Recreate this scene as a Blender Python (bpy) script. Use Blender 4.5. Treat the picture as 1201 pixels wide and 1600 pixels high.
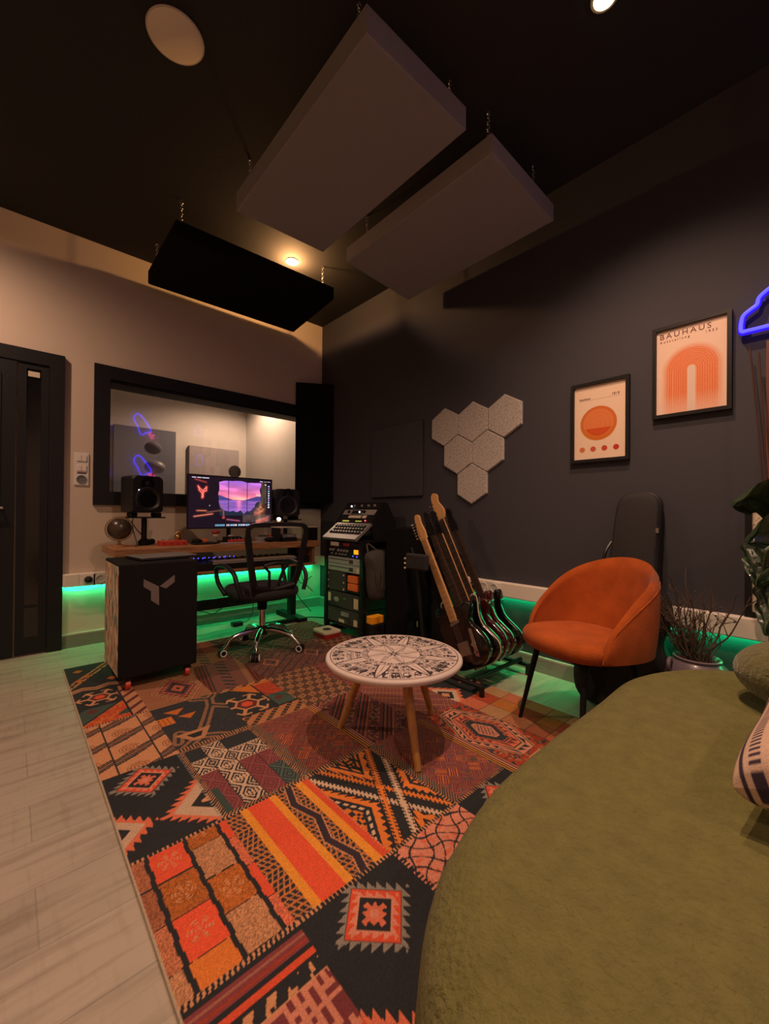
import bpy, bmesh, math, random
import numpy as np
from mathutils import Vector, Matrix
for o in list(bpy.data.objects): bpy.data.objects.remove(o)
S = bpy.context.scene
C = S.collection
PI = math.pi
random.seed(7)
RNG = np.random.default_rng(11)

# ------------------------------------------------------------------ camera
cam_d = bpy.data.cameras.new('camera'); cam = bpy.data.objects.new('camera', cam_d); C.objects.link(cam)
cam_d.sensor_fit = 'HORIZONTAL'; cam_d.sensor_width = 36; cam_d.lens = 640.0/1201*36
cam_d.clip_start = 0.02; cam_d.clip_end = 60
r0 = Vector((0.738128, -0.674607, 0.008430)); r1 = Vector((-0.009802, 0.001770, 0.999950)); r2 = Vector((0.674589, 0.738174, 0.005306))
M = Matrix(((r0.x, r1.x, -r2.x), (r0.y, r1.y, -r2.y), (r0.z, r1.z, -r2.z))).to_4x4()
M.translation = Vector((-2.50868, -3.77975, 1.0)); cam.matrix_world = M
S.camera = cam

# ------------------------------------------------------------------ view, world, room lamps, added fill lamps
S.view_settings.view_transform = 'Standard'; S.view_settings.look = 'None'
S.view_settings.gamma = 1; S.view_settings.use_curve_mapping = False
S.view_settings.exposure = 0.0
W = bpy.data.worlds.new('world'); S.world = W; W.use_nodes = True
W.node_tree.nodes['Background'].inputs[0].default_value = (0.02, 0.02, 0.03, 1)
W.node_tree.nodes['Background'].inputs[1].default_value = 0.3
ZC = 3.045
WARM = (1.0, 0.60, 0.40)
def spot(x, y, power, size=150, blend=0.6, col=WARM, z=ZC-0.045, r=0.022):
    d = bpy.data.lights.new('downlight_lamp', 'SPOT'); d.energy = power; d.color = col
    d.spot_size = math.radians(size); d.spot_blend = blend; d.shadow_soft_size = r
    o = bpy.data.objects.new('downlight_lamp', d); o.location = (x, y, z); C.objects.link(o); return o
LAMPS = [(-0.84, -0.82, 16, 165, .6), (-0.80, -3.17, 95, 118, .9), (-1.50, -3.36, 125, 150, .9), (-3.15, -0.85, 120, 168, 1.0),
         (-3.9, -3.4, 40, 160, 1.), (-1.6, -5.4, 60, 165, 1.), (-3.6, -5.4, 60, 165, 1.)]  # this row: unseen downlights added as fill light for the room
for x, y, p, s, bl_ in LAMPS: spot(x, y, p, s, bl_)
pl = bpy.data.lights.new('downlight_glow', 'POINT'); pl.energy = 28.0; pl.color = (1, .48, .17); pl.shadow_soft_size = 0.03
po = bpy.data.objects.new('downlight_glow', pl); po.location = (-0.84, -0.82, ZC-0.08); C.objects.link(po)
# the lamp of the booth behind the glass
bl = spot(-0.25, 1.5, 105, 160, 0.5, (1, .66, .44), z=2.72)

# ------------------------------------------------------------------ materials
def new_mat(name):
    m = bpy.data.materials.new(name); m.use_nodes = True
    nt = m.node_tree; b = nt.nodes['Principled BSDF']
    return m, nt, b
def mat(name, col, rough=.6, metal=0., emit=None, es=0., bump=0., bscale=60., var=0., vscale=6., coat=0., sheen=0., stretch=(1,1,1), detail=4., spec=None):
    m, nt, b = new_mat(name); L = nt.links
    b.inputs['Base Color'].default_value = (*col, 1); b.inputs['Roughness'].default_value = rough
    b.inputs['Metallic'].default_value = metal
    if coat: b.inputs['Coat Weight'].default_value = coat; b.inputs['Coat Roughness'].default_value = .08
    if sheen: b.inputs['Sheen Weight'].default_value = sheen; b.inputs['Sheen Roughness'].default_value = .5
    if spec is not None: b.inputs['Specular IOR Level'].default_value = spec
    if emit: b.inputs['Emission Color'].default_value = (*emit, 1); b.inputs['Emission Strength'].default_value = es
    tc = nt.nodes.new('ShaderNodeTexCoord'); mp = nt.nodes.new('ShaderNodeMapping'); mp.inputs['Scale'].default_value = stretch
    L.new(tc.outputs['Object'], mp.inputs['Vector'])
    if var or not bump:
        n = nt.nodes.new('ShaderNodeTexNoise'); n.inputs['Scale'].default_value = vscale; n.inputs['Detail'].default_value = detail
        L.new(mp.outputs[0], n.inputs['Vector'])
        r = nt.nodes.new('ShaderNodeMix'); r.data_type = 'RGBA'
        v = var if var else .04
        r.inputs[6].default_value = (*[c*(1-v) for c in col], 1); r.inputs[7].default_value = (*[min(1, c*(1+v)) for c in col], 1)
        L.new(n.outputs['Fac'], r.inputs[0]); L.new(r.outputs[2], b.inputs['Base Color'])
    if bump:
        n2 = nt.nodes.new('ShaderNodeTexNoise'); n2.inputs['Scale'].default_value = bscale; n2.inputs['Detail'].default_value = detail
        L.new(mp.outputs[0], n2.inputs['Vector'])
        bp = nt.nodes.new('ShaderNodeBump'); bp.inputs['Strength'].default_value = bump; bp.inputs['Distance'].default_value = .01
        L.new(n2.outputs['Fac'], bp.inputs['Height']); L.new(bp.outputs[0], b.inputs['Normal'])
    return m
def ramp_mat(name, cols, scale=20., rough=.6, kind='noise', stretch=(1,1,1), bump=0., coat=0.):
    m, nt, b = new_mat(name); L = nt.links
    tc = nt.nodes.new('ShaderNodeTexCoord'); mp = nt.nodes.new('ShaderNodeMapping'); mp.inputs['Scale'].default_value = stretch
    L.new(tc.outputs['Object'], mp.inputs['Vector'])
    if kind == 'noise':
        n = nt.nodes.new('ShaderNodeTexNoise'); n.inputs['Detail'].default_value = 6; out = n.outputs['Fac']
    elif kind == 'cells':
        n = nt.nodes.new('ShaderNodeTexVoronoi'); out = n.outputs['Color']
    else:
        n = nt.nodes.new('ShaderNodeTexWave'); n.inputs['Distortion'].default_value = 6; n.inputs['Detail'].default_value = 3; out = n.outputs['Fac']
    n.inputs['Scale'].default_value = scale; L.new(mp.outputs[0], n.inputs['Vector'])
    r = nt.nodes.new('ShaderNodeValToRGB'); e = r.color_ramp.elements
    lo, hi = (0.3, 0.7) if kind == 'noise' else (0., 1.)
    e[0].position = lo; e[0].color = (*cols[0], 1); e[1].position = hi; e[1].color = (*cols[-1], 1)
    for i, c in enumerate(cols[1:-1]):
        k = e.new(lo+(hi-lo)*(i+1)/(len(cols)-1)); k.color = (*c, 1)
    if kind == 'cells': r.color_ramp.interpolation = 'CONSTANT'
    L.new(out, r.inputs[0]); L.new(r.outputs[0], b.inputs['Base Color'])
    b.inputs['Roughness'].default_value = rough
    if coat: b.inputs['Coat Weight'].default_value = coat
    if bump:
        bp = nt.nodes.new('ShaderNodeBump'); bp.inputs['Strength'].default_value = bump; bp.inputs['Distance'].default_value = .005
        L.new(r.outputs[0], bp.inputs['Height']); L.new(bp.outputs[0], b.inputs['Normal'])
    return m
def attr_mat(name, rough=.7, emit=0., bump=0., coat=0., fuzz=0.):
    m, nt, b = new_mat(name); L = nt.links
    a = nt.nodes.new('ShaderNodeAttribute'); a.attribute_name = 'Col'
    b.inputs['Roughness'].default_value = rough
    if coat: b.inputs['Coat Weight'].default_value = coat; b.inputs['Coat Roughness'].default_value = .05
    if emit:
        b.inputs['Base Color'].default_value = (.01, .01, .012, 1)
        L.new(a.outputs['Color'], b.inputs['Emission Color']); b.inputs['Emission Strength'].default_value = emit
    elif fuzz:
        tc = nt.nodes.new('ShaderNodeTexCoord'); n = nt.nodes.new('ShaderNodeTexNoise'); n.inputs['Scale'].default_value = 420; n.inputs['Detail'].default_value = 2
        L.new(tc.outputs['Object'], n.inputs['Vector'])
        mr = nt.nodes.new('ShaderNodeMapRange'); mr.inputs[1].default_value = .3; mr.inputs[2].default_value = .7; mr.inputs[3].default_value = 1-fuzz; mr.inputs[4].default_value = 1+fuzz
        L.new(n.outputs['Fac'], mr.inputs[0])
        vm = nt.nodes.new('ShaderNodeVectorMath'); vm.operation = 'SCALE'
        L.new(a.outputs['Color'], vm.inputs[0]); L.new(mr.outputs[0], vm.inputs['Scale']); L.new(vm.outputs[0], b.inputs['Base Color'])
        bp = nt.nodes.new('ShaderNodeBump'); bp.inputs['Strength'].default_value = .35; bp.inputs['Distance'].default_value = .003
        L.new(n.outputs['Fac'], bp.inputs['Height']); L.new(bp.outputs[0], b.inputs['Normal'])
    else: L.new(a.outputs['Color'], b.inputs['Base Color'])
    return m
def plank_mat():
    m, nt, b = new_mat('floor_planks'); L = nt.links
    tc = nt.nodes.new('ShaderNodeTexCoord'); mp = nt.nodes.new('ShaderNodeMapping'); mp.inputs['Location'].default_value = (2.45+0.6, 0.92+.205*40, 0)
    L.new(tc.outputs['Object'], mp.inputs['Vector'])
    br = nt.nodes.new('ShaderNodeTexBrick'); L.new(mp.outputs[0], br.inputs['Vector'])
    br.inputs['Scale'].default_value = 1; br.inputs['Brick Width'].default_value = 1.2; br.inputs['Row Height'].default_value = .205
    br.inputs['Mortar Size'].default_value = .0022; br.inputs['Mortar Smooth'].default_value = .3; br.offset = .5
    br.inputs['Color1'].default_value = (.36, .32, .262, 1); br.inputs['Color2'].default_value = (.43, .38, .315, 1); br.inputs['Mortar'].default_value = (.30, .275, .235, 1)
    st = nt.nodes.new('ShaderNodeMapping'); st.inputs['Scale'].default_value = (1.3, 13, 1); L.new(tc.outputs['Object'], st.inputs['Vector'])
    n = nt.nodes.new('ShaderNodeTexNoise'); n.inputs['Scale'].default_value = 1.6; n.inputs['Detail'].default_value = 7; n.inputs['Roughness'].default_value = .62; L.new(st.outputs[0], n.inputs['Vector'])
    r = nt.nodes.new('ShaderNodeValToRGB'); r.color_ramp.elements[0].position = .34; r.color_ramp.elements[0].color = (.50, .48, .45, 1)
    r.color_ramp.elements[1].position = .52; r.color_ramp.elements[1].color = (1, 1, 1, 1); L.new(n.outputs['Fac'], r.inputs[0])
    st2 = nt.nodes.new('ShaderNodeMapping'); st2.inputs['Scale'].default_value = (34, 5, 1); L.new(tc.outputs['Object'], st2.inputs['Vector'])
    n2 = nt.nodes.new('ShaderNodeTexNoise'); n2.inputs['Scale'].default_value = 1.2; n2.inputs['Detail'].default_value = 5; L.new(st2.outputs[0], n2.inputs['Vector'])
    r2 = nt.nodes.new('ShaderNodeValToRGB'); r2.color_ramp.elements[0].position = .33; r2.color_ramp.elements[0].color = (.70, .69, .67, 1)
    r2.color_ramp.elements[1].position = .46; r2.color_ramp.elements[1].color = (1, 1, 1, 1); L.new(n2.outputs['Fac'], r2.inputs[0])
    m1 = nt.nodes.new('ShaderNodeMix'); m1.data_type = 'RGBA'; m1.blend_type = 'MULTIPLY'; m1.inputs[0].default_value = .55
    L.new(br.outputs['Color'], m1.inputs[6]); L.new(r.outputs[0], m1.inputs[7])
    m2 = nt.nodes.new('ShaderNodeMix'); m2.data_type = 'RGBA'; m2.blend_type = 'MULTIPLY'; m2.inputs[0].default_value = .3
    L.new(m1.outputs[2], m2.inputs[6]); L.new(r2.outputs[0], m2.inputs[7]); L.new(m2.outputs[2], b.inputs['Base Color'])
    b.inputs['Roughness'].default_value = .5
    bp = nt.nodes.new('ShaderNodeBump'); bp.inputs['Strength'].default_value = .3; bp.inputs['Distance'].default_value = .002; bp.invert = True
    L.new(br.outputs['Fac'], bp.inputs['Height']); L.new(bp.outputs[0], b.inputs['Normal'])
    return m
def glass_mat(name, tint=(1,1,1), rough=0.):
    m = bpy.data.materials.new(name); m.use_nodes = True; nt = m.node_tree; nt.nodes.clear(); L = nt.links
    out = nt.nodes.new('ShaderNodeOutputMaterial'); mx = nt.nodes.new('ShaderNodeMixShader'); fr = nt.nodes.new('ShaderNodeFresnel'); fr.inputs[0].default_value = 1.5
    t = nt.nodes.new('ShaderNodeBsdfTransparent'); t.inputs[0].default_value = (*tint, 1); g = nt.nodes.new('ShaderNodeBsdfGlossy'); g.inputs['Roughness'].default_value = rough
    L.new(fr.outputs[0], mx.inputs[0]); L.new(t.outputs[0], mx.inputs[1]); L.new(g.outputs[0], mx.inputs[2]); L.new(mx.outputs[0], out.inputs[0])
    return m
MT = dict(
 wall=mat('cream_wall_paint', (.64, .545, .44), .85, bump=.08, bscale=180), dark=mat('charcoal_wall_paint', (.041, .041, .053), .8, bump=.1, bscale=160),
 ceil=mat('black_ceiling_paint', (.021, .020, .021), .9, bump=.1, bscale=150), planks=plank_mat(),
 base=mat('grey_tile', (.30, .29, .26), .5, var=.2, vscale=14, stretch=(2, 2, 8)), basetop=mat('light_edge', (.6, .58, .52), .5),
 trunk=mat('cream_plastic', (.80, .74, .66), .45), blackwood=mat('black_painted_wood', (.010, .0105, .012), .5, bump=.1, bscale=90, spec=.3),
 black=mat('black_plastic', (.0085, .0085, .010), .42, spec=.35), blackm=mat('black_metal', (.009, .009, .010), .4, .2, spec=.35), matt=mat('matt_black', (.006, .006, .007), .8, spec=.25),
 felt=mat('black_felt', (.0075, .0072, .0075), 1., bump=.5, bscale=300, spec=.1), fabric=mat('grey_acoustic_fabric', (.30, .27, .275), .95, bump=.5, bscale=420, sheen=.2),
 hexf=ramp_mat('speckled_felt', [(.24, .22, .21), (.42, .40, .37), (.52, .49, .46)], 95, .95, bump=.3), chrome=mat('chrome', (.75, .75, .75), .12, 1.), steel=mat('steel', (.45, .44, .42), .35, 1.),
 oak=ramp_mat('waxed_wood', [(.20, .09, .035), (.36, .17, .07), (.44, .23, .10)], 6, .45, 'noise', (1.2, 14, 14)), leg=ramp_mat('pale_leg_wood', [(.36, .17, .05), (.48, .25, .08), (.52, .28, .10)], 5, .45, 'noise', (14, 14, 1.5)),
 velvet=mat('rust_velvet', (.40, .084, .012), .9, bump=.35, bscale=220, var=.42, vscale=11, sheen=.08, spec=.2), green=mat('olive_boucle', (.152, .148, .046), .95, bump=1., bscale=85, var=.28, vscale=26, sheen=.08, detail=6., spec=.2),
 pillow=mat('green_fluffy_fabric', (.105, .105, .028), .95, bump=1., bscale=70, var=.25, vscale=30, sheen=.4), white=mat('white_plastic', (.72, .70, .66), .4),
 paper=mat('cream_paper', (.78, .62, .48), .6), glass=glass_mat('clear_glass'), dglass=glass_mat('dark_door_glass', (.12, .12, .14)),
 redp=mat('red_plastic', (.55, .05, .025), .4), redm=mat('dark_red_metal', (.30, .02, .02), .35), orange=mat('orange_plastic', (.75, .15, .03), .5), amber=mat('amber_plastic', (.9, .35, .02), .4),
 brass=mat('aged_brass', (.45, .28, .10), .35, .9), globe=mat('dark_globe', (.05, .035, .022), .3, var=.5, vscale=14, coat=.4), cream=mat('cream_card', (.62, .55, .42), .6),
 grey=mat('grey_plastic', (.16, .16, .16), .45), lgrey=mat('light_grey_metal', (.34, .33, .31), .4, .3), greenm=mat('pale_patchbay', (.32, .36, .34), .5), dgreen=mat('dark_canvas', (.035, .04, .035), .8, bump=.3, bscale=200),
 stick=mat('dry_twig', (.085, .052, .036), .8, var=.4, vscale=40), pot=mat('mauve_glaze', (.15, .12, .15), .35, coat=.3), leaf=mat('dark_leaf', (.028, .055, .028), .35, var=.35, vscale=25, coat=.2), leafp=mat('leaf_vein', (.14, .17, .08), .5),
 cane=mat('red_brown_cane', (.05, .018, .012), .5), bag=mat('black_nylon', (.0125, .012, .014), .75, bump=.4, bscale=260), bag2=mat('olive_grey_canvas', (.05, .048, .040), .9, bump=.5, bscale=120),
 ledd=mat('green_led_dots', (.0, .3, .1), .5, emit=(.05, 1, .4), es=3.), glossk=mat('gloss_black', (.005, .005, .006), .2, coat=.5), glossr=mat('gloss_dark_red', (.045, .006, .008), .15, coat=1.), maple=mat('maple', (.58, .33, .13), .35, coat=.3), rosew=mat('rosewood', (.045, .022, .014), .5), cover=mat('cream_binding', (.62, .52, .36), .4),
 logo=mat('grey_logo_paint', (.17, .145, .14), .6), stickers=ramp_mat('sticker_collage', [(.62, .44, .30), (.14, .16, .14), (.75, .58, .42), (.50, .30, .18), (.30, .36, .30), (.75, .58, .42), (.45, .09, .07), (.66, .50, .36)], 34, .6, 'cells', (1, 1.6, .55)),
 led=mat('green_led', (.0, .3, .1), .5, emit=(.01, 1, .29), es=34.), ledW=mat('white_led', (.5, .5, .5), .5, emit=(.8, .85, 1), es=6), ledB=mat('blue_led', (.05, .05, .3), .5, emit=(.10, .08, 1), es=2.5), ledR=mat('red_led', (.3, .02, .02), .5, emit=(1, .05, .08), es=5), ledO=mat('orange_lit_button', (.8, .3, .02), .5, emit=(1, .36, .01), es=1.1), ledY=mat('yellow_display', (.2, .2, .02), .5, emit=(.8, .8, .1), es=.5),
 neonhalo=mat('blue_neon_halo', (.02, .01, .3), .4, emit=(.03, .008, .9), es=1.0), neonc=mat('blue_neon_core', (.05, .05, .5), .4, emit=(.075, .07, 1), es=1.9), neonr=mat('blue_neon_bright', (.05, .05, .5), .4, emit=(.03, .015, 1), es=11), neonp=mat('pink_neon', (.3, .01, .1), .4, emit=(1, .05, .35), es=7), neonback=mat('neon_backing', (.01, .006, .05), .4),
 lampglow=mat('lamp_glow', (.9, .8, .6), .5, emit=(1, .72, .45), es=9), lampglow2=mat('candle_glow', (.9, .8, .6), .5, emit=(1, .80, .50), es=9), grille=mat('white_grille', (.88, .77, .60), .8, bump=.3, bscale=500), boothw=mat('booth_wall', (.46, .43, .40), .9), boothp=mat('booth_blue_grey_panel', (.10, .105, .13), .9),
 text=mat('dark_print', (.12, .05, .045), .6), skin=mat('brown_frame_wood', (.12, .042, .026), .5, var=.3, vscale=20, stretch=(3, 3, 20)))

# ------------------------------------------------------------------ mesh helper
SPLIT = {'knobs': 'knob', 'screws': 'screw', 'stand_off': 'stand_off', 'strap_button': 'strap_button', 'switches': 'switch', 'clips': 'clip', 'blue_lamps': 'blue_lamp', 'blue_lamp': 'blue_lamp', 'pin_hole': 'pin_hole', 'wire_post': 'wire_post', 'base_rail': 'base_rail', 'side_rail': 'side_rail', 'side_plate': 'side_plate'}
class MB:
    def __init__(s): s.bm = bmesh.new()
    def _m(s, m, verts):
        if m is not None: bmesh.ops.transform(s.bm, matrix=m, verts=verts)
    def box(s, a, b, m=None, bev=0.):
        x0, y0, z0 = [min(p, q) for p, q in zip(a, b)]; x1, y1, z1 = [max(p, q) for p, q in zip(a, b)]
        r = bmesh.ops.create_cube(s.bm, size=1); v = r['verts']
        bmesh.ops.scale(s.bm, vec=(x1-x0, y1-y0, z1-z0), verts=v); bmesh.ops.translate(s.bm, vec=((x0+x1)/2, (y0+y1)/2, (z0+z1)/2), verts=v)
        if bev:
            e = list({e for q in v for e in q.link_edges}); r = bmesh.ops.bevel(s.bm, geom=e, offset=bev, segments=2, affect='EDGES', profile=.5)
            v = [q for q in {q for f in r['faces'] for q in f.verts}]
            v = list(s._isl(v[0]))
        s._m(m, v); return s
    def _isl(s, v0):
        seen = {v0}; st = [v0]
        while st:
            q = st.pop()
            for e in q.link_edges:
                o = e.other_vert(q)
                if o not in seen: seen.add(o); st.append(o)
        return seen
    def ring_loft(s, rings, caps=True, close=True):
        vs = [[s.bm.verts.new(p) for p in r] for r in rings]; n = len(rings[0])
        for i in range(len(vs)-1):
            for j in range(n if close else n-1):
                k = (j+1) % n
                try: s.bm.faces.new((vs[i][j], vs[i][k], vs[i+1][k], vs[i+1][j]))
                except ValueError: pass
        if caps:
            s.bm.faces.new(list(reversed(vs[0]))); s.bm.faces.new(vs[-1])
        return s
    def tube(s, pts, r, n=8, caps=True):
        pts = [Vector(p) for p in pts]; rs = r if isinstance(r, (list, tuple)) else [r]*len(pts); rings = []; prev = None
        for i, p in enumerate(pts):
            t = (pts[min(i+1, len(pts)-1)]-pts[max(i-1, 0)]).normalized()
            if prev is None: a = t.orthogonal().normalized()
            else:
                a = prev-t*prev.dot(t)
                a = a.normalized() if a.length > 1e-6 else t.orthogonal().normalized()
            prev = a; b = t.cross(a)
            rings.append([p+rs[i]*(math.cos(2*PI*k/n)*a+math.sin(2*PI*k/n)*b) for k in range(n)])
        return s.ring_loft(rings, caps)
    def cyl(s, p, q, r, r2=None, n=16): return s.tube([p, q], [r, r if r2 is None else r2], n)
    def lathe(s, prof, n=24, m=None):
        rings = [[Vector((max(r, 1e-4)*math.cos(2*PI*k/n), max(r, 1e-4)*math.sin(2*PI*k/n), z)) for k in range(n)] for r, z in prof]
        if m is not None: rings = [[m @ p for p in r] for r in rings]
        return s.ring_loft(rings, True)
    def prism(s, poly, h0, h1, f):
        """poly in 2-D, f maps (u,v,h) to world"""
        return s.ring_loft([[f(u, v, h0) for u, v in poly], [f(u, v, h1) for u, v in poly]], True)
    def sphere(s, c, r, seg=20, ring=12, sc=(1, 1, 1), m=None):
        q = bmesh.ops.create_uvsphere(s.bm, u_segments=seg, v_segments=ring, radius=r); v = q['verts']
        bmesh.ops.scale(s.bm, vec=sc, verts=v); s._m(m, v); bmesh.ops.translate(s.bm, vec=c, verts=v); return s
    def torus(s, c, R_, r, m=None, n=20, k=6):
        pts = [Vector((R_*math.cos(2*PI*i/n), R_*math.sin(2*PI*i/n), 0)) for i in range(n)]
        rings = []
        for i, p in enumerate(pts):
            d = p.normalized(); rings.append([p+r*(math.cos(2*PI*j/k)*d+math.sin(2*PI*j/k)*Vector((0, 0, 1))) for j in range(k)])
        mm = Matrix.Translation(c) @ (m if m is not None else Matrix.Identity(4))
        rings = [[mm @ p for p in rr] for rr in rings]; rings.append(rings[0])
        vs = [[s.bm.verts.new(p) for p in rr] for rr in rings[:-1]]
        for i in range(n):
            for j in range(k):
                s.bm.faces.new((vs[i][j], vs[i][(j+1) % k], vs[(i+1) % n][(j+1) % k], vs[(i+1) % n][j]))
        return s
    def build(s, name, material, parent=None, smooth=False, bevel=0., sub=0, angle=40):
        if name in SPLIT:
            isl = []; left = set(s.bm.verts)
            while left:
                g = s._isl(next(iter(left))); left -= g; isl.append(g)
            if len(isl) > 1:
                for g in isl:
                    q = MB(); mp = {v: q.bm.verts.new(v.co) for v in g}
                    for fc in {fc for v in g for fc in v.link_faces}: q.bm.faces.new([mp[v] for v in fc.verts])
                    o = q.build(SPLIT[name], material, parent, smooth, bevel, sub, angle)
                s.bm.free(); return o
            name = SPLIT[name]
        bmesh.ops.recalc_face_normals(s.bm, faces=s.bm.faces)
        me = bpy.data.meshes.new(name); s.bm.to_mesh(me); s.bm.free()
        o = bpy.data.objects.new(name, me); C.objects.link(o)
        me.materials.append(MT[material] if isinstance(material, str) else material)
        if parent is not None:
            o.parent = parent
            off = Matrix.Translation(parent_world(parent)).inverted()
            me.transform(off @ Matrix.Identity(4))
        if smooth:
            me.polygons.foreach_set('use_smooth', [True]*len(me.polygons)); 
            try: me.set_sharp_from_angle(angle=math.radians(angle))
            except Exception: pass
        if bevel:
            b = o.modifiers.new('bevel', 'BEVEL'); b.width = bevel; b.segments = 2; b.limit_method = 'ANGLE'; b.angle_limit = math.radians(40)
        if sub: q = o.modifiers.new('sub', 'SUBSURF'); q.levels = sub; q.render_levels = sub
        return o
def parent_world(p):
    v = Vector((0, 0, 0))
    while p is not None: v += p.location; p = p.parent
    return v
def tag(o, label, cat, group=None):
    o['label'] = label; o['category'] = cat
    if group: o['group'] = group
    return o
def thing(name, label, cat, loc=(0, 0, 0), group=None):
    o = bpy.data.objects.new(name, None); o.empty_display_size = .1; o.location = loc; C.objects.link(o)
    return tag(o, label, cat, group)
def struct(o): o['kind'] = 'structure'; return o
def B(name, a, b, m, parent=None, bev=.0, **k):
    return MB().box(a, b).build(name, m, parent, bevel=bev, **k)
def bez(pts, n=8, closed=False):
    """Catmull-Rom through points"""
    P = [Vector(p) for p in pts]; out = []; N = len(P)
    rng = range(N if closed else N-1)
    for i in rng:
        if closed: a, b, c, d = P[(i-1) % N], P[i], P[(i+1) % N], P[(i+2) % N]
        else: a, b, c, d = P[max(i-1, 0)], P[i], P[i+1], P[min(i+2, N-1)]
        for k in range(n):
            t = k/n
            out.append(.5*((2*b)+(-a+c)*t+(2*a-5*b+4*c-d)*t*t+(-a+3*b-3*c+d)*t**3))
    if not closed: out.append(P[-1])
    return out
def copy_tree(o, parent=None):
    c = o.copy(); C.objects.link(c); c.parent = parent
    for ch in [x for x in bpy.data.objects if x.parent == o]: copy_tree(ch, c)
    return c
def text_mesh(name, body, size, material, parent, M4, extrude=.0006, align='LEFT', space=1.0):
    cu = bpy.data.curves.new('t', 'FONT'); cu.body = body; cu.size = size; cu.align_x = align; cu.extrude = extrude; cu.space_character = space
    to = bpy.data.objects.new('t', cu); C.objects.link(to)
    bpy.context.view_layer.update(); dg = bpy.context.evaluated_depsgraph_get()
    me = bpy.data.meshes.new_from_object(to.evaluated_get(dg)); bpy.data.objects.remove(to)
    me.transform(M4); me.name = name
    o = bpy.data.objects.new(name, me); C.objects.link(o); me.materials.clear(); me.materials.append(MT[material])
    if parent is not None: o.parent = parent; me.transform(Matrix.Translation(-parent_world(parent)))
    return o
def canvas_obj(name, img, f, material, parent=None, thick=None):
    """img (H,W,3) colours on a grid; f(u,v)->xyz arrays, u right 0..1, v up 0..1"""
    H, Wd = img.shape[:2]
    u, v = np.meshgrid(np.linspace(0, 1, Wd), np.linspace(0, 1, H)); co = np.stack(f(u, v), -1).reshape(-1, 3)
    idx = np.arange(H*Wd).reshape(H, Wd); q = np.stack([idx[:-1, :-1], idx[:-1, 1:], idx[1:, 1:], idx[1:, :-1]], -1).reshape(-1, 4)
    me = bpy.data.meshes.new(name); me.vertices.add(len(co))
    if parent is not None: co = co-np.array(parent_world(parent))
    me.vertices.foreach_set('co', co.astype(np.float32).ravel()); me.loops.add(q.size); me.loops.foreach_set('vertex_index', q.ravel().astype(np.int32))
    me.polygons.add(len(q)); me.polygons.foreach_set('loop_start', np.arange(0, q.size, 4, dtype=np.int32)); me.polygons.foreach_set('loop_total', np.full(len(q), 4, dtype=np.int32))
    me.update(calc_edges=True)
    a = me.color_attributes.new('Col', 'FLOAT_COLOR', 'POINT'); c = np.ones((H*Wd, 4), np.float32); c[:, :3] = img.reshape(-1, 3); a.data.foreach_set('color', c.ravel())
    me.materials.append(material); o = bpy.data.objects.new(name, me); C.objects.link(o)
    if parent is not None: o.parent = parent
    return o
def hsh(*a):
    x = np.sin(sum(np.asarray(q, float)*k for q, k in zip(a, (12.9898, 78.233, 37.719))))*43758.5453
    return x-np.floor(x)
# ------------------------------------------------------------------ room shell
X0, Y0 = -5.2, -6.5
struct(B('floor', (X0-.1, Y0-.1, -.1), (.1, .1, 0), 'planks'))
struct(B('ceiling', (X0-.1, Y0-.1, ZC), (.1, .1, ZC+.1), 'ceil'))
struct(B('wall_right', (0, Y0-.1, 0), (.1, 0, ZC), 'dark'))
struct(B('wall_left', (X0-.1, Y0-.1, 0), (X0, .1, ZC), 'wall'))
struct(B('wall_front', (X0, Y0-.1, 0), (0, Y0, ZC), 'wall'))
# back wall with an opening for the booth window (x -1.97..-.10, z 1.146..2.03)
w = MB(); wx0, wx1, wz0, wz1 = -1.965, -.10, 1.146, 2.035
for a, b in [((X0, 0, 0), (wx0, .2, ZC)), ((wx1, 0, 0), (.1, .2, ZC)), ((wx0, 0, 0), (wx1, .2, wz0)), ((wx0, 0, wz1), (wx1, .2, ZC))]: w.box(a, b)
struct(w.build('wall_back', 'wall'))
# booth behind the glass
for nm, a, b in (('floor_booth', (-3.2, .2, -.1), (.2, 2.4, 0)), ('ceiling_booth', (-3.2, .2, 2.8), (.2, 2.4, 2.9)), ('wall_booth_back', (-3.2, 2.4, 0), (.2, 2.6, 2.8)), ('wall_booth_left', (-3.3, .2, 0), (-3.2, 2.6, 2.8)), ('wall_booth_right', (.2, .2, 0), (.3, 2.6, 2.8))):
    struct(B(nm, a, b, 'boothw'))
# window frame and panes
wn = bpy.data.objects.new('window_1', None); wn.location = (-1.05, 0, 1.15); C.objects.link(wn); struct(wn)
f = MB(); ox0, ox1, oz0, oz1 = -2.048, -.02, 1.052, 2.125
f.box((ox0, -.025, oz0), (wx0+.02, .0, oz1)).box((wx1-.02, -.025, oz0), (ox1, .0, oz1)).box((wx0+.02, -.025, oz0), (wx1-.02, 0, wz0+.01)).box((wx0+.02, -.025, wz1-.01), (wx1-.02, 0, oz1))
f.box((wx0, .0, wz0), (wx0+.02, .2, wz1)).box((wx1-.02, 0, wz0), (wx1, .2, wz1)).box((wx0, 0, wz0), (wx1, .2, wz0+.012)).box((wx0, 0, wz1-.03), (wx1, .2, wz1))
f.build('window_frame', 'blackwood', wn)
MB().box((wx0+.02, .058, wz0+.012), (wx1-.02, .062, wz1-.03)).build('window_pane', 'glass', wn)
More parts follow.
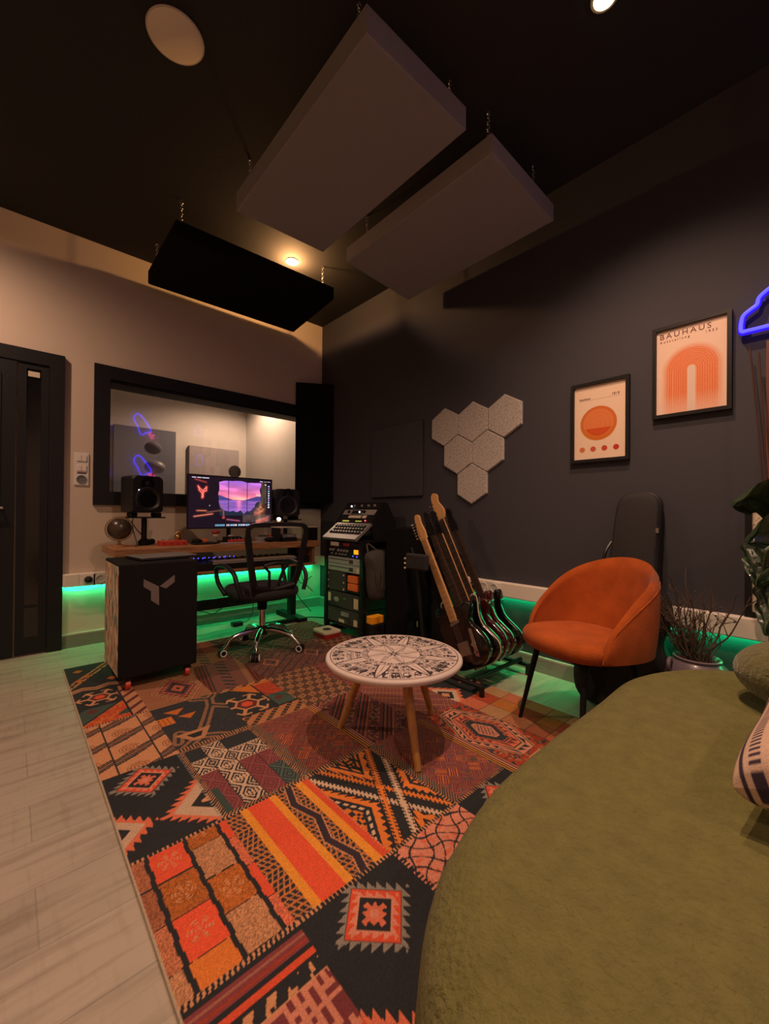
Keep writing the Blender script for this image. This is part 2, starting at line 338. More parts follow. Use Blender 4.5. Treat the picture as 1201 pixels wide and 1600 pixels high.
p2 = MB(); p2.ring_loft([[Vector((wx0+.02, .182, wz0+.012)), Vector((wx1-.02, .182, wz0+.012)), Vector((wx1-.02, .122, wz1-.03)), Vector((wx0+.02, .122, wz1-.03))],
  [Vector((wx0+.02, .186, wz0+.012)), Vector((wx1-.02, .186, wz0+.012)), Vector((wx1-.02, .126, wz1-.03)), Vector((wx0+.02, .126, wz1-.03))]]); p2.build('inner_window_pane', 'glass', wn)
# door
dr = bpy.data.objects.new('door_1', None); dr.location = (-2.9, 0, 0); C.objects.link(dr); struct(dr)
f = MB(); f.box((-2.31, -.035, 0), (-2.224, 0, 2.122)).box((-3.75, -.035, 2.03), (-2.31, 0, 2.122)).box((-3.75, -.035, 0), (-3.66, 0, 2.03)); f.build('door_frame', 'blackwood', dr)
lf = MB(); lf.box((-2.478, -.022, .01), (-2.432, -.001, 2.03)).box((-2.355, -.022, .01), (-2.312, -.001, 2.03)).box((-2.432, -.022, 1.99), (-2.355, -.001, 2.03)).box((-2.432, -.022, .01), (-2.355, -.001, .12)).box((-2.432, -.022, .33), (-2.355, -.001, .345))
lf.build('side_leaf', 'blackwood', dr); B('side_glass', (-2.432, -.012, .12), (-2.355, -.008, 1.99), 'glossk', dr)
ml = MB(); ml.box((-3.655, -.028, .01), (-2.486, -.001, 2.028)); ml.box((-3.55, -.034, .12), (-2.56, -.028, .18)).box((-3.55, -.034, 1.86), (-2.56, -.028, 1.93)).box((-3.55, -.034, .18), (-3.48, -.028, 1.86)).box((-2.62, -.034, .18), (-2.56, -.028, 1.86)); ml.build('main_leaf', 'blackwood', dr)
B('door_label', (-2.425, -.0245, 1.935), (-2.363, -.0225, 1.972), 'cream', dr)
hd = MB(); hd.cyl((-2.55, -.03, 1.02), (-2.55, -.075, 1.02), .009).cyl((-2.55, -.072, 1.02), (-2.67, -.072, 1.02), .008); hd.build('door_handle', 'steel', dr, smooth=True)
# baseboards
struct(B('baseboard_back', (-2.224, -.012, 0), (-.012, 0, .09), 'base')); struct(B('trim_1', (-2.224, -.013, .09), (-.013, 0, .101), 'basetop'))
struct(B('baseboard_right', (-.012, Y0, 0), (0, 0, .09), 'base')); struct(B('trim_2', (-.013, Y0, .09), (0, 0, .101), 'basetop'))
# plastic cable trunking along both walls
t1 = MB().box((-2.224, -.05, .448), (-.05, 0, .545)).build('trim_3', 'trunk', bevel=.006); struct(t1)
t2 = MB().box((-.05, Y0, .448), (0, 0, .545)).build('trim_4', 'trunk', bevel=.006); struct(t2)
# led strips under the trunking
def led(name, a, b, lab):
    t = tag(MB().box(a, b).build(name, 'led'), lab, 'light strip'); return t
led('led_strip', (-2.226, -.028, .4452), (-.12, -.012, .4478), 'glowing green light strip under the cable trunking of the pale wall')
led('led_strip', (-.028, Y0+.1, .4452), (-.012, -.12, .4478), 'glowing green light strip under the cable trunking of the dark wall')
MB_pts = bez([(-2.222, -.055, .436), (-2.15, -.06, .424), (-2.08, -.06, .426), (-2.02, -.055, .440)], 6)
MB_dots = MB()
for q_ in MB_pts[::1]: MB_dots.sphere(q_, .0042, 8, 6)
tag(MB_dots.tube(MB_pts, .0018, 6).build('led_strip', 'ledd'), 'loose dotted end of green light strip sagging beside the door', 'light strip')

# ------------------------------------------------------------------ sockets and switch
def socket(pos, n, lab, plug=False, plate=.045):
    """pos on the wall surface, n = wall normal 'y' or 'x'"""
    g = None
    t = thing('power_socket', lab, 'socket', pos)
    R_ = Matrix.Rotation(PI/2, 4, 'X') if n == 'y' else Matrix.Rotation(-PI/2, 4, 'Y')
    T = Matrix.Translation(pos) @ R_
    m = MB(); a = MB().bm
    x, y, z = pos
    if n == 'y': m.box((x-plate, y-.006, z-.043), (x+plate, y, z+.043))
    else: m.box((x-.006, y-plate, z-.043), (x, y+plate, z+.043))
    m.build('plate', 'trunk', t, bevel=.003)
    MB().lathe([(.033, .004), (.033, .010), (.027, .010), (.025, .0062), (.0, .0062)], 24, T).build('socket_ring', 'white', t, smooth=True)
    if plug:
        MB().lathe([(.024, .0065), (.024, .03), (.016, .046), (.008, .05)], 20, T).build('plug', 'black', t, smooth=True)
    else:
        q = MB()
        for d in (-.0095, .0095):
            c = T @ Vector((d, 0, .0062)); c2 = T @ Vector((d, 0, .0072)); q.cyl(c, c2, .0028, n=8)
        q.build('pin_hole', 'black', t)
    return t
socket((-2.075, -.05, .495), 'y', 'first wall socket by the door, holding a black plug', True)
socket((-2.0, -.05, .495), 'y', 'empty wall socket between two black plugs beside the door')
socket((-1.925, -.05, .495), 'y', 'wall socket with black plug half hidden behind the black flight case', True)
socket((-.05, -2.045, .497), 'x', 'wall socket with black plug nearest the guitar necks', True)
socket((-.05, -2.13, .497), 'x', 'empty wall socket beside the one with black plug, dark wall')
socket((-.05, -2.215, .497), 'x', 'last empty wall socket of the row, towards the orange chair')
for x in (-2.19,): tag(MB().box((-2.215, -.056, .452), (-2.13, -.05, .541)).build('blank_plate', 'trunk', bevel=.003), 'blank cream cover plate on the trunking next to the door', 'cover plate')
sw = thing('wall_switch', 'tall white plate with two switches and a socket between door and window', 'switch', (-2.118, 0, 1.32))
B('switch_plate', (-2.163, -.009, 1.195), (-2.073, 0, 1.437), 'white', sw, bev=.004)
B('rocker', (-2.148, -.015, 1.375), (-2.12, -.009, 1.42), 'trunk', sw, bev=.002); B('rocker', (-2.117, -.015, 1.375), (-2.088, -.009, 1.42), 'trunk', sw, bev=.002)
B('rocker', (-2.148, -.015, 1.30), (-2.12, -.009, 1.345), 'trunk', sw, bev=.002); B('rocker', (-2.117, -.015, 1.30), (-2.088, -.009, 1.345), 'trunk', sw, bev=.002)
B('socket_shadow_gap', (-2.145, -.0105, 1.283), (-2.09, -.009, 1.290), 'black', sw)
MB().lathe([(.031, .008), (.031, .014), (.025, .014), (.023, .0095), (0, .0095)], 24, Matrix.Translation((-2.118, 0, 1.24)) @ Matrix.Rotation(PI/2, 4, 'X')).build('socket_ring', 'grey', sw, smooth=True)

# ------------------------------------------------------------------ ceiling things
t = thing('ceiling_speaker', 'round flat cream disc set in the black ceiling', 'ceiling speaker', (-2.004, -1.876, ZC))
MB().lathe([(.108, -.001), (.108, -.008), (.102, -.013), (.0, -.014)], 48, Matrix.Translation((-2.004, -1.876, ZC))).build('grille', 'grille', t, smooth=True)
MB().torus((-2.004, -1.876, ZC-.006), .109, .004, n=48).build('rim', 'cream', t, smooth=True)
dl_labels = ['small glowing downlight in the gap between black panel and large grey panel', 'glowing downlight at the top edge above the dark wall', 'downlight over the coffee table', 'downlight above the door', 'added fill downlight in the left part of the ceiling', 'added fill downlight behind the sofa', 'added fill downlight in the far rear corner']
for (x, y, p, s, _), lb in zip(LAMPS, dl_labels):
    t = thing('downlight', lb, 'downlight', (x, y, ZC))
    MB().lathe([(.05, 0), (.05, -.006), (.040, -.008), (.040, -.003), (.0, -.003)], 32, Matrix.Translation((x, y, ZC))).build('ring', 'cream', t, smooth=True)
    MB().lathe([(.040, -.0035), (.034, -.012), (.0, -.014)], 24, Matrix.Translation((x, y, ZC))).build('lens', 'lampglow', t, smooth=True)
def chain(x, y, z0, z1, parent):
    m = MB(); m.torus((x, y, z1-.012), .011, .0022, Matrix.Rotation(PI/2, 4, 'X'), 14, 5).cyl((x, y, z1-.004), (x, y, z1), .007, n=8)
    n = max(1, int((z1-z0-.02)/.017)); st = (z1-.022-z0)/n
    for i in range(n):
        z = z0+st*(i+.5); rot = Matrix.Rotation(PI/2, 4, 'X') if i % 2 else Matrix.Rotation(PI/2, 4, 'Y')
        m.torus((x, y, z), .0085, .0018, Matrix.Rotation((i % 2)*PI/2, 4, 'Z') @ Matrix.Rotation(PI/2, 4, 'X'), 10, 5)
    m.build('chain', 'steel', parent, smooth=True)
def panel(name, lab, c, mt, z0, th, chains, grp=None):
    cx_ = sum(p[0] for p in c)/4; cy_ = sum(p[1] for p in c)/4
    t = thing(name, lab, 'acoustic panel', (cx_, cy_, z0), grp)
    def ins(d, z): return [Vector((cx_+(x-cx_)*(1-d), cy_+(y-cy_)*(1-d*.6), z)) for x, y in c]
    MB().ring_loft([ins(.02, z0), ins(0, z0+.006), ins(0, z0+th-.006), ins(.02, z0+th)]).build('panel_body', mt, t)
    for x, y in chains: chain(x, y, z0+th-.002, ZC, t)
    return t
panel('ceiling_panel', 'large light grey acoustic panel hanging under the ceiling, left of the smaller one', [(-1.552, -2.612), (-.965, -2.628), (-.95, -1.43), (-1.54, -1.40)], 'fabric', 2.78, .118, [(-1.5, -1.5), (-1.0, -2.56), (-1.5, -2.5), (-1.0, -1.5)])
panel('ceiling_panel', 'narrower light grey acoustic panel hanging next to the dark wall', [(-.853, -2.695), (-.207, -2.688), (-.19, -1.50), (-.845, -1.555)], 'fabric', 2.70, .104, [(-.74, -2.6), (-.28, -2.6), (-.72, -1.62), (-.26, -1.58)])
panel('ceiling_panel', 'black acoustic panel hanging on chains in front of the pale wall', [(-1.745, -.945), (-.545, -.985), (-.475, -.215), (-1.735, -.19)], 'felt', 2.772, .106, [(-1.70, -.90), (-1.70, -.30), (-.62, -.93), (-.55, -.28)])

# ------------------------------------------------------------------ wall panels
hexes = [(-1.737, 1.682, 'left hexagon of the top row of three'), (-1.998, 1.682, 'middle hexagon of the top row of three'), (-2.26, 1.682, 'right hexagon of the top row, next to the posters'), (-1.864, 1.4555, 'left hexagon of the middle pair'), (-2.125, 1.4555, 'right hexagon of the middle pair'), (-1.995, 1.229, 'lowest hexagon, alone at the bottom')]
for y, z, lb in hexes:
    hx = [(y+.1505*math.sin(k*PI/3), z+.1505*math.cos(k*PI/3)) for k in range(6)]
    def sc(k, x): return [Vector((x, y+(a-y)*k, z+(b-z)*k)) for a, b in hx]
    tag(MB().ring_loft([sc(.995, -.0005), sc(.995, -.012), sc(.955, -.02)]).build('hexagon_panel', 'hexf'), 'speckled grey felt tile, ' + lb, 'wall panel', 'hexagonal felt tiles on the dark wall')
tag(B('square_panel', (-.028, -1.508, 1.152), (-.001, -.88, 1.782), 'dark', bev=.006), 'square charcoal panel flush on the dark wall left of the hexagons', 'wall panel')
# corner absorber standing across the corner, hung
cp = [(-.345, -.028), (-.322, -.002)]
a0 = Vector((-.335, -.025, 0)); a1 = Vector((-.004, -.235, 0)); d_ = (a1-a0).normalized(); nn = Vector((d_.y, -d_.x, 0))
if nn.y > 0: nn = -nn
def ab(z, k=0): return [a0+nn*.0+Vector((0, 0, z)), a1+Vector((0, 0, z)), a1-nn*.06+Vector((-.02, 0, z)), a0-nn*.012+Vector((.02, 0, z))]
t = MB().ring_loft([ab(1.12), ab(2.36)]).build('corner_absorber', 'felt'); tag(t, 'tall black fabric bass absorber mounted across the room corner', 'acoustic panel')

# ------------------------------------------------------------------ pictures on the dark wall
def frameD(lab, y0, y1, z0, z1, w, name='picture_frame', mt='black', x=-.028):
    t = thing(name, lab, 'picture', (0, (y0+y1)/2, z0))
    m = MB()
    m.box((x, y0, z0), (-.001, y0-w, z1)).box((x, y1+w, z0), (-.001, y1, z1)).box((x, y0-w, z0), (-.001, y1+w, z0+w)).box((x, y0-w, z1-w), (-.001, y1+w, z1))
    m.build('frame', mt, t); return t
def seg(img, X, Y, c, mask): img[mask] = c
lin = lambda h: np.array([((int(h[i:i+2], 16)/255+.055)/1.055)**2.4 if int(h[i:i+2], 16) > 10 else int(h[i:i+2], 16)/255/12.92 for i in (0, 2, 4)])
mprint = attr_mat('poster_print', .35, coat=.6)
MD = lambda y, z, x: Matrix(((0, 0, -1, x), (-1, 0, 0, y), (0, 1, 0, z), (0, 0, 0, 1)))   # text plane facing -x
# poster A: circle and four dots
pa = frameD('small poster with large orange circle over four dots in black frame', -2.716, -3.030, 1.312, 1.778, .018)
Wp, Hp = .278, .43
u, v = np.meshgrid(np.linspace(0, 1, 190), np.linspace(0, 1, 290)); px_, py_ = u*Wp, v*Hp
img = np.empty((290, 190, 3)); img[:] = (.80, .62, .47)
cx_, cy_ = .133, .205; rr = np.hypot(px_-cx_, py_-cy_); ring = .5+.5*np.sin(rr*260+hsh(np.floor(px_*120), np.floor(py_*120))*1.2)
k = rr < .099; up = py_ > .178; lay = np.where(rr[..., None] > .083, np.array([.62, .16, .035]), np.array([.70, .21, .06])); low = np.where(rr[..., None] > .072, np.array([.62, .17, .02]), np.array([.60, .085, .018]))
colr = np.where(up[..., None], lay*(0.96+.05*ring[..., None]), low*(0.94+.08*ring[..., None])); img[k] = colr[k]
for i, c in enumerate([(.60, .17, .05), (.55, .10, .04), (.52, .06, .03), (.50, .035, .022)]): img[np.hypot(px_-(.045+i*.061), py_-.058) < .0155] = c
img[(np.abs(py_-.345) < .0008) & (px_ > .03) & (px_ < .25)] = (.3, .2, .15)
canvas_obj('poster', img, lambda u, v: (np.full_like(u, -.014), -2.734-u*Wp, 1.33+v*Hp), mprint, pa)
text_mesh('poster_title', 'bauhaus', .019, 'text', pa, MD(-2.734-.028, 1.33+.35, -.0145)); text_mesh('poster_year', '1919', .021, 'text', pa, MD(-2.734-.203, 1.33+.352, -.0145))
# poster B: arches
pb = frameD('larger poster with BAUHAUS heading over orange arch rings in black frame', -3.138, -3.460, 1.508, 1.980, .018)
Wp, Hp = .286, .436; px_, py_ = u*Wp, v*Hp
img = np.empty((290, 190, 3)); img[:] = (.80, .60, .48)
cy_ = .215; cx_ = .148; d = np.where(py_ > cy_, np.hypot(px_-cx_, (py_-cy_)), np.abs(px_-cx_))
fade = np.clip((.128-d)/.03, 0, 1); fadeb = np.clip(py_/.10, .15, 1)
ringc = np.array([.72, .20, .075])*(1-.0*d[..., None]); wv = (np.abs(((d-.019)/.0098) % 1-.5) > .40)
base_ = np.where(wv[..., None], np.array([.80, .38, .20]), ringc)
mixf = (fade*(.35+.65*fadeb))[..., None]; nz = (.93+.14*hsh(np.floor(px_*400), np.floor(py_*400)))[..., None]
img = np.where((d < .128)[..., None], img*(1-mixf)+base_*nz*mixf, img)
img[(d < .0165)] = (.72, .58, .48)
canvas_obj('poster', img, lambda u, v: (np.full_like(u, -.014), -3.156-u*Wp, 1.526+v*Hp), mprint, pb)
text_mesh('poster_title', 'BAUHAUS', .038, 'text', pb, MD(-3.156-.012, 1.526+.392, -.0145), space=1.38); text_mesh('poster_subtitle', 'Ausstellung', .0155, 'text', pb, MD(-3.156-.014, 1.526+.372, -.0145), space=1.7); text_mesh('poster_year', '1923', .0165, 'text', pb, MD(-3.156-.202, 1.526+.372, -.0145), space=1.6)
# framed drawing on the trunking behind the plant, brown board above
pc = frameD('black framed sheet with fine ink scribbles standing on trunking behind the leaves', -3.508, -3.93, .547, 1.10, .024)
img = np.empty((200, 150, 3)); img[:] = (.66, .56, .42); uu, vv = np.meshgrid(np.linspace(0, 1, 150), np.linspace(0, 1, 200))
for i in range(16): img[(np.abs(np.sin(uu*(30+i*7)+i)*.012+.06*i+.05-vv) < .003) & (hsh(np.floor(uu*30), i) > .35)] = (.12, .1, .08)
canvas_obj('drawing', img, lambda u, v: (np.full_like(u, -.014), -3.532-u*.374, .571+v*.505), mprint, pc)
pd_ = frameD('brown wooden frame under the blue neon cloud at the right edge', -3.578, -3.95, 1.14, 1.79, .03, mt='skin'); B('board', (-.012, -3.608, 1.17), (-.002, -3.92, 1.76), 'dark', pd_)

# neon cloud
cl = [(-3.495, 1.852), (-3.496, 1.90), (-3.505, 1.925), (-3.53, 1.943), (-3.548, 1.956), (-3.556, 1.985), (-3.585, 2.01), (-3.62, 2.03), (-3.67, 2.03), (-3.71, 2.0), (-3.75, 2.02), (-3.81, 2.0), (-3.83, 1.95), (-3.87, 1.93), (-3.89, 1.88), (-3.87, 1.852), (-3.80, 1.848), (-3.60, 1.848), (-3.52, 1.848)]
t = thing('neon_sign', 'glowing blue neon cloud at the upper right of the dark wall', 'neon sign', (0, -3.69, 1.85))
P = bez([(-.045, a, b) for a, b in cl], 6, True); P.append(P[0])
MB().tube(P, .0075, 8).build('neon_tube', 'neonc', t, smooth=True)
MB().tube([Vector((-.028, p.y, p.z)) for p in P], .013, 8).build('halo_tube', 'neonhalo', t, smooth=True)  # backing tube given its own glow to stand for the neon's halo
m = MB()
for y, z in ((-3.57, 1.975), (-3.85, 1.90)): m.cyl((-.02, y, z), (-.001, y, z), .006)
m.build('stand_off', 'steel', t)
# neon signs on the front wall: seen as reflections in the booth glass (mirrored about y = .12)
def neonF(pts, lab, cx, cz, s, mt='neonr', pink=None):
    t = thing('neon_sign', lab, 'neon sign', (cx, Y0, cz))
    P = bez([(cx+a*s, Y0+.05, cz+b*s) for a, b in pts], 5, True); P.append(P[0]); MB().tube(P, .018, 6).build('neon_tube', mt, t, smooth=True)
    if pink: MB().tube(bez([(cx+a*s, Y0+.05, cz+b*s) for a, b in pink], 4), .015, 6).build('neon_flame', 'neonp', t, smooth=True)
rocket = [(-.55, .9), (-.7, .5), (-.4, -.1), (-.1, -.75), (.25, -.55), (.6, -.35), (.45, .05), (.0, .65), (-.3, .95)]
neonF(rocket, 'blue neon rocket with pink flame on the front wall', -.33, 2.0, .26, pink=[(.35, -.6), (.65, -.45), (.5, -.75), (.9, -.65), (.6, -.95), (.95, -.95)])
neonF([(-.4, .8), (-.5, 0), (-.3, -.8), (.3, -.8), (.5, 0), (.3, .8)], 'blue neon ring on the front wall', -1.05, 1.85, .13)
# ------------------------------------------------------------------ booth contents
tag(B('acoustic_panel', (-1.555, 2.33, .001), (-.83, 2.399, 2.11), 'boothp', bev=.004), 'tall blue grey panel on the back wall of the booth', 'acoustic panel')
tag(B('acoustic_panel', (-.655, 2.33, 1.0), (.06, 2.399, 1.95), 'fabric', bev=.006), 'light grey panel on the booth wall right of the tall blue grey one', 'acoustic panel')
t = thing('booth_microphone', 'microphone with round black pop shield standing in the booth', 'microphone', (-.47, 1.2, 0))
MB().lathe([(.16, 0), (.16, .02), (.02, .03)], 20, Matrix.Translation((-.47, 1.2, 0))).build('base', 'black', t)
MB().cyl((-.47, 1.2, .02), (-.47, 1.2, 1.5), .01).build('pole', 'blackm', t); MB().lathe([(.075, 0), (.075, .008), (0, .008)], 24, Matrix.Translation((-.50, 1.12, 1.5)) @ Matrix.Rotation(PI/2, 4, 'X')).build('pop_shield', 'matt', t)
t = thing('booth_headphones', 'dark headphones hanging over a mic stand in the booth', 'headphones', (-1.30, 1.5, 0))
MB().cyl((-1.30, 1.5, 0), (-1.30, 1.5, 1.55), .012).build('stand', 'blackm', t); MB().sphere((-1.30, 1.5, 1.74), .09, sc=(1, .8, .8)).build('headband', 'boothp', t, smooth=True); MB().sphere((-1.28, 1.5, 1.52), .11, sc=(1, .7, .7)).build('ear_cup', 'grey', t, smooth=True)
# ------------------------------------------------------------------ patchwork rug, painted as colours on a fine grid
def make_rug():
    x0, x1, y0, y1 = -2.255, -.44, -3.36, -.52; st = .0031
    nx = int((x1-x0)/st); ny = int((y1-y0)/st)
    xs = np.linspace(x0, x1, nx); ys = np.linspace(y0, y1, ny); X, Y = np.meshgrid(xs, ys); img = np.zeros((ny, nx, 3)); img[:] = (.10, .03, .03)
    NB = np.array([.014, .016, .021]); TAN = np.array([.55, .26, .125]); RED = np.array([.62, .075, .028]); ORA = np.array([.68, .19, .03]); YEL = np.array([.72, .28, .03]); CRM = np.array([.60, .42, .29]); GRY = np.array([.23, .21, .18])
    PNK = np.array([.62, .235, .155]); MAR = np.array([.115, .022, .026]); TEAL = np.array([.035, .062, .052]); BRN = np.array([.22, .075, .035]); SAL = np.array([.62, .15, .075])
    n1 = hsh(np.floor(X*330), np.floor(Y*330)); n2 = hsh(np.floor(X*120), np.floor(Y*45)+3); n3 = hsh(np.floor(X*90)+5, np.floor(Y*90))
    cb = [-2.26, -1.985, -1.675, -1.368, -1.055, -.75, -.43]; rb = [-.51, -1.02, -1.485, -1.965, -2.445, -2.915, -3.37]
    def tile(c, r, f, c2=None, r2=None):
        a, b = cb[c], cb[(c2 or c)+1]; t_, bo_ = rb[r], rb[(r2 or r)+1]
        m = (X >= a) & (X < b) & (Y <= t_) & (Y > bo_)
        ii = np.where(m.any(1))[0]; jj = np.where(m.any(0))[0]
        if not len(ii): return
        sl = (slice(ii[0], ii[-1]+1), slice(jj[0], jj[-1]+1)); x = X[sl]-a; y = t_-Y[sl]   # x right, y towards the camera, metres
        out = np.zeros(x.shape+(3,)); f(out, x, y, b-a, t_-bo_, (n1[sl], n2[sl], n3[sl])); img[sl] = out
    tri = lambda v, p: 2*np.abs((v/p) % 1-.5)          # 0..1 zigzag
    def kil(out, x, y, cx, cy, s, n, shear=0., edge=GRY, mid=RED, inn=PNK):
        """stepped diamond kilim motif made of serrated squares"""
        a = (x-cx)+shear*(y-cy); b = (y-cy)
        a, b = (a+b)/math.sqrt(2), (a-b)/math.sqrt(2)
        R_ = np.maximum(np.abs(a), np.abs(b)); al = np.where(np.abs(a) > np.abs(b), b, a); k = s/2.6
        saw = (1-((al/k) % 1))*k
        out[R_ < s*1.0+saw*.85] = edge; out[R_ < s] = mid; out[(R_ < s) & (R_ > s*.96)] = MAR
        out[(R_ < s*.66+saw*.65) & (R_ < s*.95)] = inn; out[R_ < s*.62] = NB
        k2 = k*.8; sw2 = np.abs(((al/k2) % 1)-.5)*2*k2; out[(R_ < s*.28+sw2*.6)] = SAL; out[R_ < s*.16] = inn
    def hooks(x, y, p, w):  # running hook pattern mask along x
        u = (x/p) % 1; return ((u < .45) & (np.abs(y) < w)) | ((np.abs(y-w*.8) < w*.35) & (u < .8)) | ((np.abs(y+w*.8) < w*.35) & (u > .1))
    # column 0
    def t00(o, x, y, w, h, n):
        o[:] = NB*(.7+1.2*n[0][..., None]); d = np.abs((y-.05)-(.42-1.55*np.abs(x-.02)))
        d2 = np.abs(x*1.5-.40+y*1.0)
        for dd in (d2,): o[(dd > .012) & (dd < .042) & (n[1] > .2)] = TAN*.8
        z = y-(h-.075)-.03*tri(x, .12); o[(np.abs(z) < .010)] = TAN*.8; o[(np.abs(z-.028) < .009)] = TAN*.8
        for cx, cy in ((.07, .12), (.10, .24), (.06, .30), (.21, .36)):
            o[(np.abs(x-cx)*1.0+np.abs(y-cy)*.8 < .026)] = ORA*.7
    tile(0, 0, t00)
    def flower(o, x, y, cx, cy, s, n):
        a = x-cx; b = y-cy; hexd = np.maximum(np.abs(a)*.866+np.abs(b)*.5, np.abs(b))
        o[(hexd > s*.42) & (hexd < s*.52)] = TAN; o[hexd < s*.42] = MAR; o[hexd < s*.24] = RED*1.05
        ang = np.arctan2(b, a); sp = np.abs(((ang/(PI/3)+.5) % 1)-.5)*hexd
        o[(sp < s*.07) & (hexd > s*.5) & (hexd < s*.95)] = TAN
        o[(hexd > s*.86) & (hexd < s*.96) & (np.abs(((ang/(PI/3)+.5) % 1)-.5) < .33)] = TAN
    def t01(o, x, y, w, h, n):
        o[:] = NB*1.1; flower(o, x, y, .115, .115, .095, n)
        dg = y-(h-.03-1.05*x)                # diagonal: orange side right-below
        o[dg > 0] = ORA*(.8+.3*n[0][dg > 0][..., None]); o[(dg > 0) & (y > h*.52)] = (RED*.8); m = (dg > 0) & (y > h*.52) & (n[2] > .6); o[m] = ORA*.8
        o[(dg > .12) & (np.abs(y-h*.8) < .04) & (np.abs(x-.19) < .035)] = TEAL
        m = (dg < -.0) & (dg > -.15) & (y > h*.50); o[m] = TEAL*1.2; o[m & (np.abs(x-.06)+np.abs(y-h*.62) < .03)] = MAR
        o[np.abs(dg) < .008] = NB; o[(np.abs(y-h*.51) < .005)] = NB; o[(x > w-.065)] = TAN*.85; o[(x > w-.065) & (tri(y+x, .09) < .35)] = MAR; o[np.abs(x-(w-.07)) < .005] = NB
        o[y > h-.014] = np.where((((x/.012) % 1) < .5)[..., None], TAN, NB)[y > h-.014]
    tile(0, 1, t01)
    def t02(o, x, y, w, h, n):
        o[:] = TAN*(.9+.2*n[0][..., None]); cw = .148; xx = (x+.085); cxi = np.floor(xx/cw); yy = y+.02+(cxi % 2)*.06
        v = (yy % .165); u = xx % cw; dia = v-(.145-.55*u)
        s = ((u/.011) % 1)*.012
        band = (np.abs(dia) < .028-.16*np.abs(((u/cw)-.5))*.10+s*.5) & (u > .006); o[band] = NB*1.6; o[band & (np.abs(dia) < .003)] = TAN*.8; o[band & (np.abs(np.abs(dia)-.014) < .0018)] = TAN*.6
        R_ = np.hypot(u-.07, (v-.055)*1.1); m = (R_ < .040) & (np.sin(np.arctan2(v-.055, u-.07)*8)*.4+np.sin(R_*520) > .1); o[m] = BRN*1.2
        o[(u < .006)] = NB
    tile(0, 2, t02)
    def t03(o, x, y, w, h, n):
        o[:] = NB*(.75+.5*n[0][..., None]); kil(o, x, y, .130, .100, .066, n)
        for (cx, cy, hs) in ((.292, .355, .096), (-.022, .342, .072)):
            a = (x-cx+y-cy)/math.sqrt(2); b = (x-cx-y+cy)/math.sqrt(2); R_ = np.maximum(np.abs(a), np.abs(b)); al = np.where(np.abs(a) > np.abs(b), b, a); k = .030; saw = (1-((al/k) % 1))*k
            o[R_ < hs+.008+saw*.8] = SAL; o[R_ < hs] = CRM*.85; o[R_ < hs*.60] = NB; o[R_ < hs*.24+saw*.45] = TAN*1.1
        e = (x > w-.012) & ((y/.014) % 1 < .45); o[e] = GRY
    tile(0, 3, t03)
    def t04(o, x, y, w, h, n):
        cols = {(-1): [BRN*1.6, BRN*1.3, BRN*2.0, TAN*.8], 0: [RED*1.1, ORA*.55, RED*1.15, ORA*.95], 1: [ORA*.55, TAN*.78, ORA*.62, TAN*.85], 2: [RED*1.05, SAL*.95, RED*1.1, SAL]}
        for ci, (a, b) in {-1: (0, .045), 0: (.045, .148), 1: (.148, .245), 2: (.245, 1)}.items():
            ofs = {-1: 0, 0: .0, 1: -.06, 2: -.03}[ci]
            for ri in range(4):
                m = (x >= a) & (x < b) & (y >= ofs+ri*.128) & (y < ofs+(ri+1)*.128+ (1 if ri == 3 else 0)); c = cols[ci][ri]; solid = (c[0] > .6 and c[2] < .04)
                o[m] = c*(1.0+(.10 if solid else .45)*(n[0][m][..., None]-.5)*2)
                if ci in (0, 1) and ri in (1, 2, 0): 
                    r_ = np.hypot(x-(a+b)/2, y-ofs-(ri+.5)*.128); q = m & (r_ < .030) & (np.sin(r_*700)+np.sin(6*np.arctan2(y-ofs-(ri+.5)*.128, x-(a+b)/2)) > .75); o[q] = TAN
            yy = (y-ofs) % .128; o[(x >= a) & (x < b) & ((yy < .0022) | (yy > .1262)) & (n[1] > .15)] = NB
            o[np.abs(x-a-.002*np.sin(y*90)) < .0065] = NB
        e = (y > h-.016); o[e] = np.where((((x+.3*y)/.012) % 1 < .45)[..., None], TAN, NB)[e]
        e = (y < .012); o[e] = np.where(((x/.013) % 1 < .35)[..., None], TAN, NB)[e]
    tile(0, 4, t04)
    def t05(o, x, y, w, h, n):
        o[:] = NB
        for a, b, c in ((.012, .05, MAR*1.8), (.022, .028, PNK*.5), (.036, .042, RED*.5), (.062, .078, RED), (.082, .086, NB), (.118, .120, TAN)): o[(y > a) & (y < b)] = c
        m = (y > .086) & (y < .118) & (((x+y*.6)/.05) % 1 < .45) & (n[1] > .3); o[m] = TAN
        m = y > .12; u = x; v = y-.12; k = .032
        me_ = (np.abs(((u+v)/(k*3)) % 1-.5) < .09) | (np.abs(((u-v)/(k*3)) % 1-.5) < .09); o[m] = MAR*1.4; o[m & (hsh(np.floor(u/.06), np.floor(v/.06)) > .7)] = RED*.9
        mm = ((np.floor(u/.0115).astype(int) % 2 == 0) & (hsh(np.floor(u/.0115), np.floor(v/.034)) > .35)) | ((np.floor(v/.0115).astype(int) % 2 == 0) & (hsh(np.floor(u/.034), np.floor(v/.0115)+7) > .45)); o[m & mm] = PNK*.9
        o[m & (np.hypot(u-.14, v-.10) < .045) & ~mm] = NB
    tile(0, 5, t05)
    # column 1
    def t10(o, x, y, w, h, n):
        o[:] = BRN*(.5+.9*n[1][..., None]); m = ((y-x*.3)/.02) % 1 < .4; o[m] = MAR*1.3
    tile(1, 0, t10)
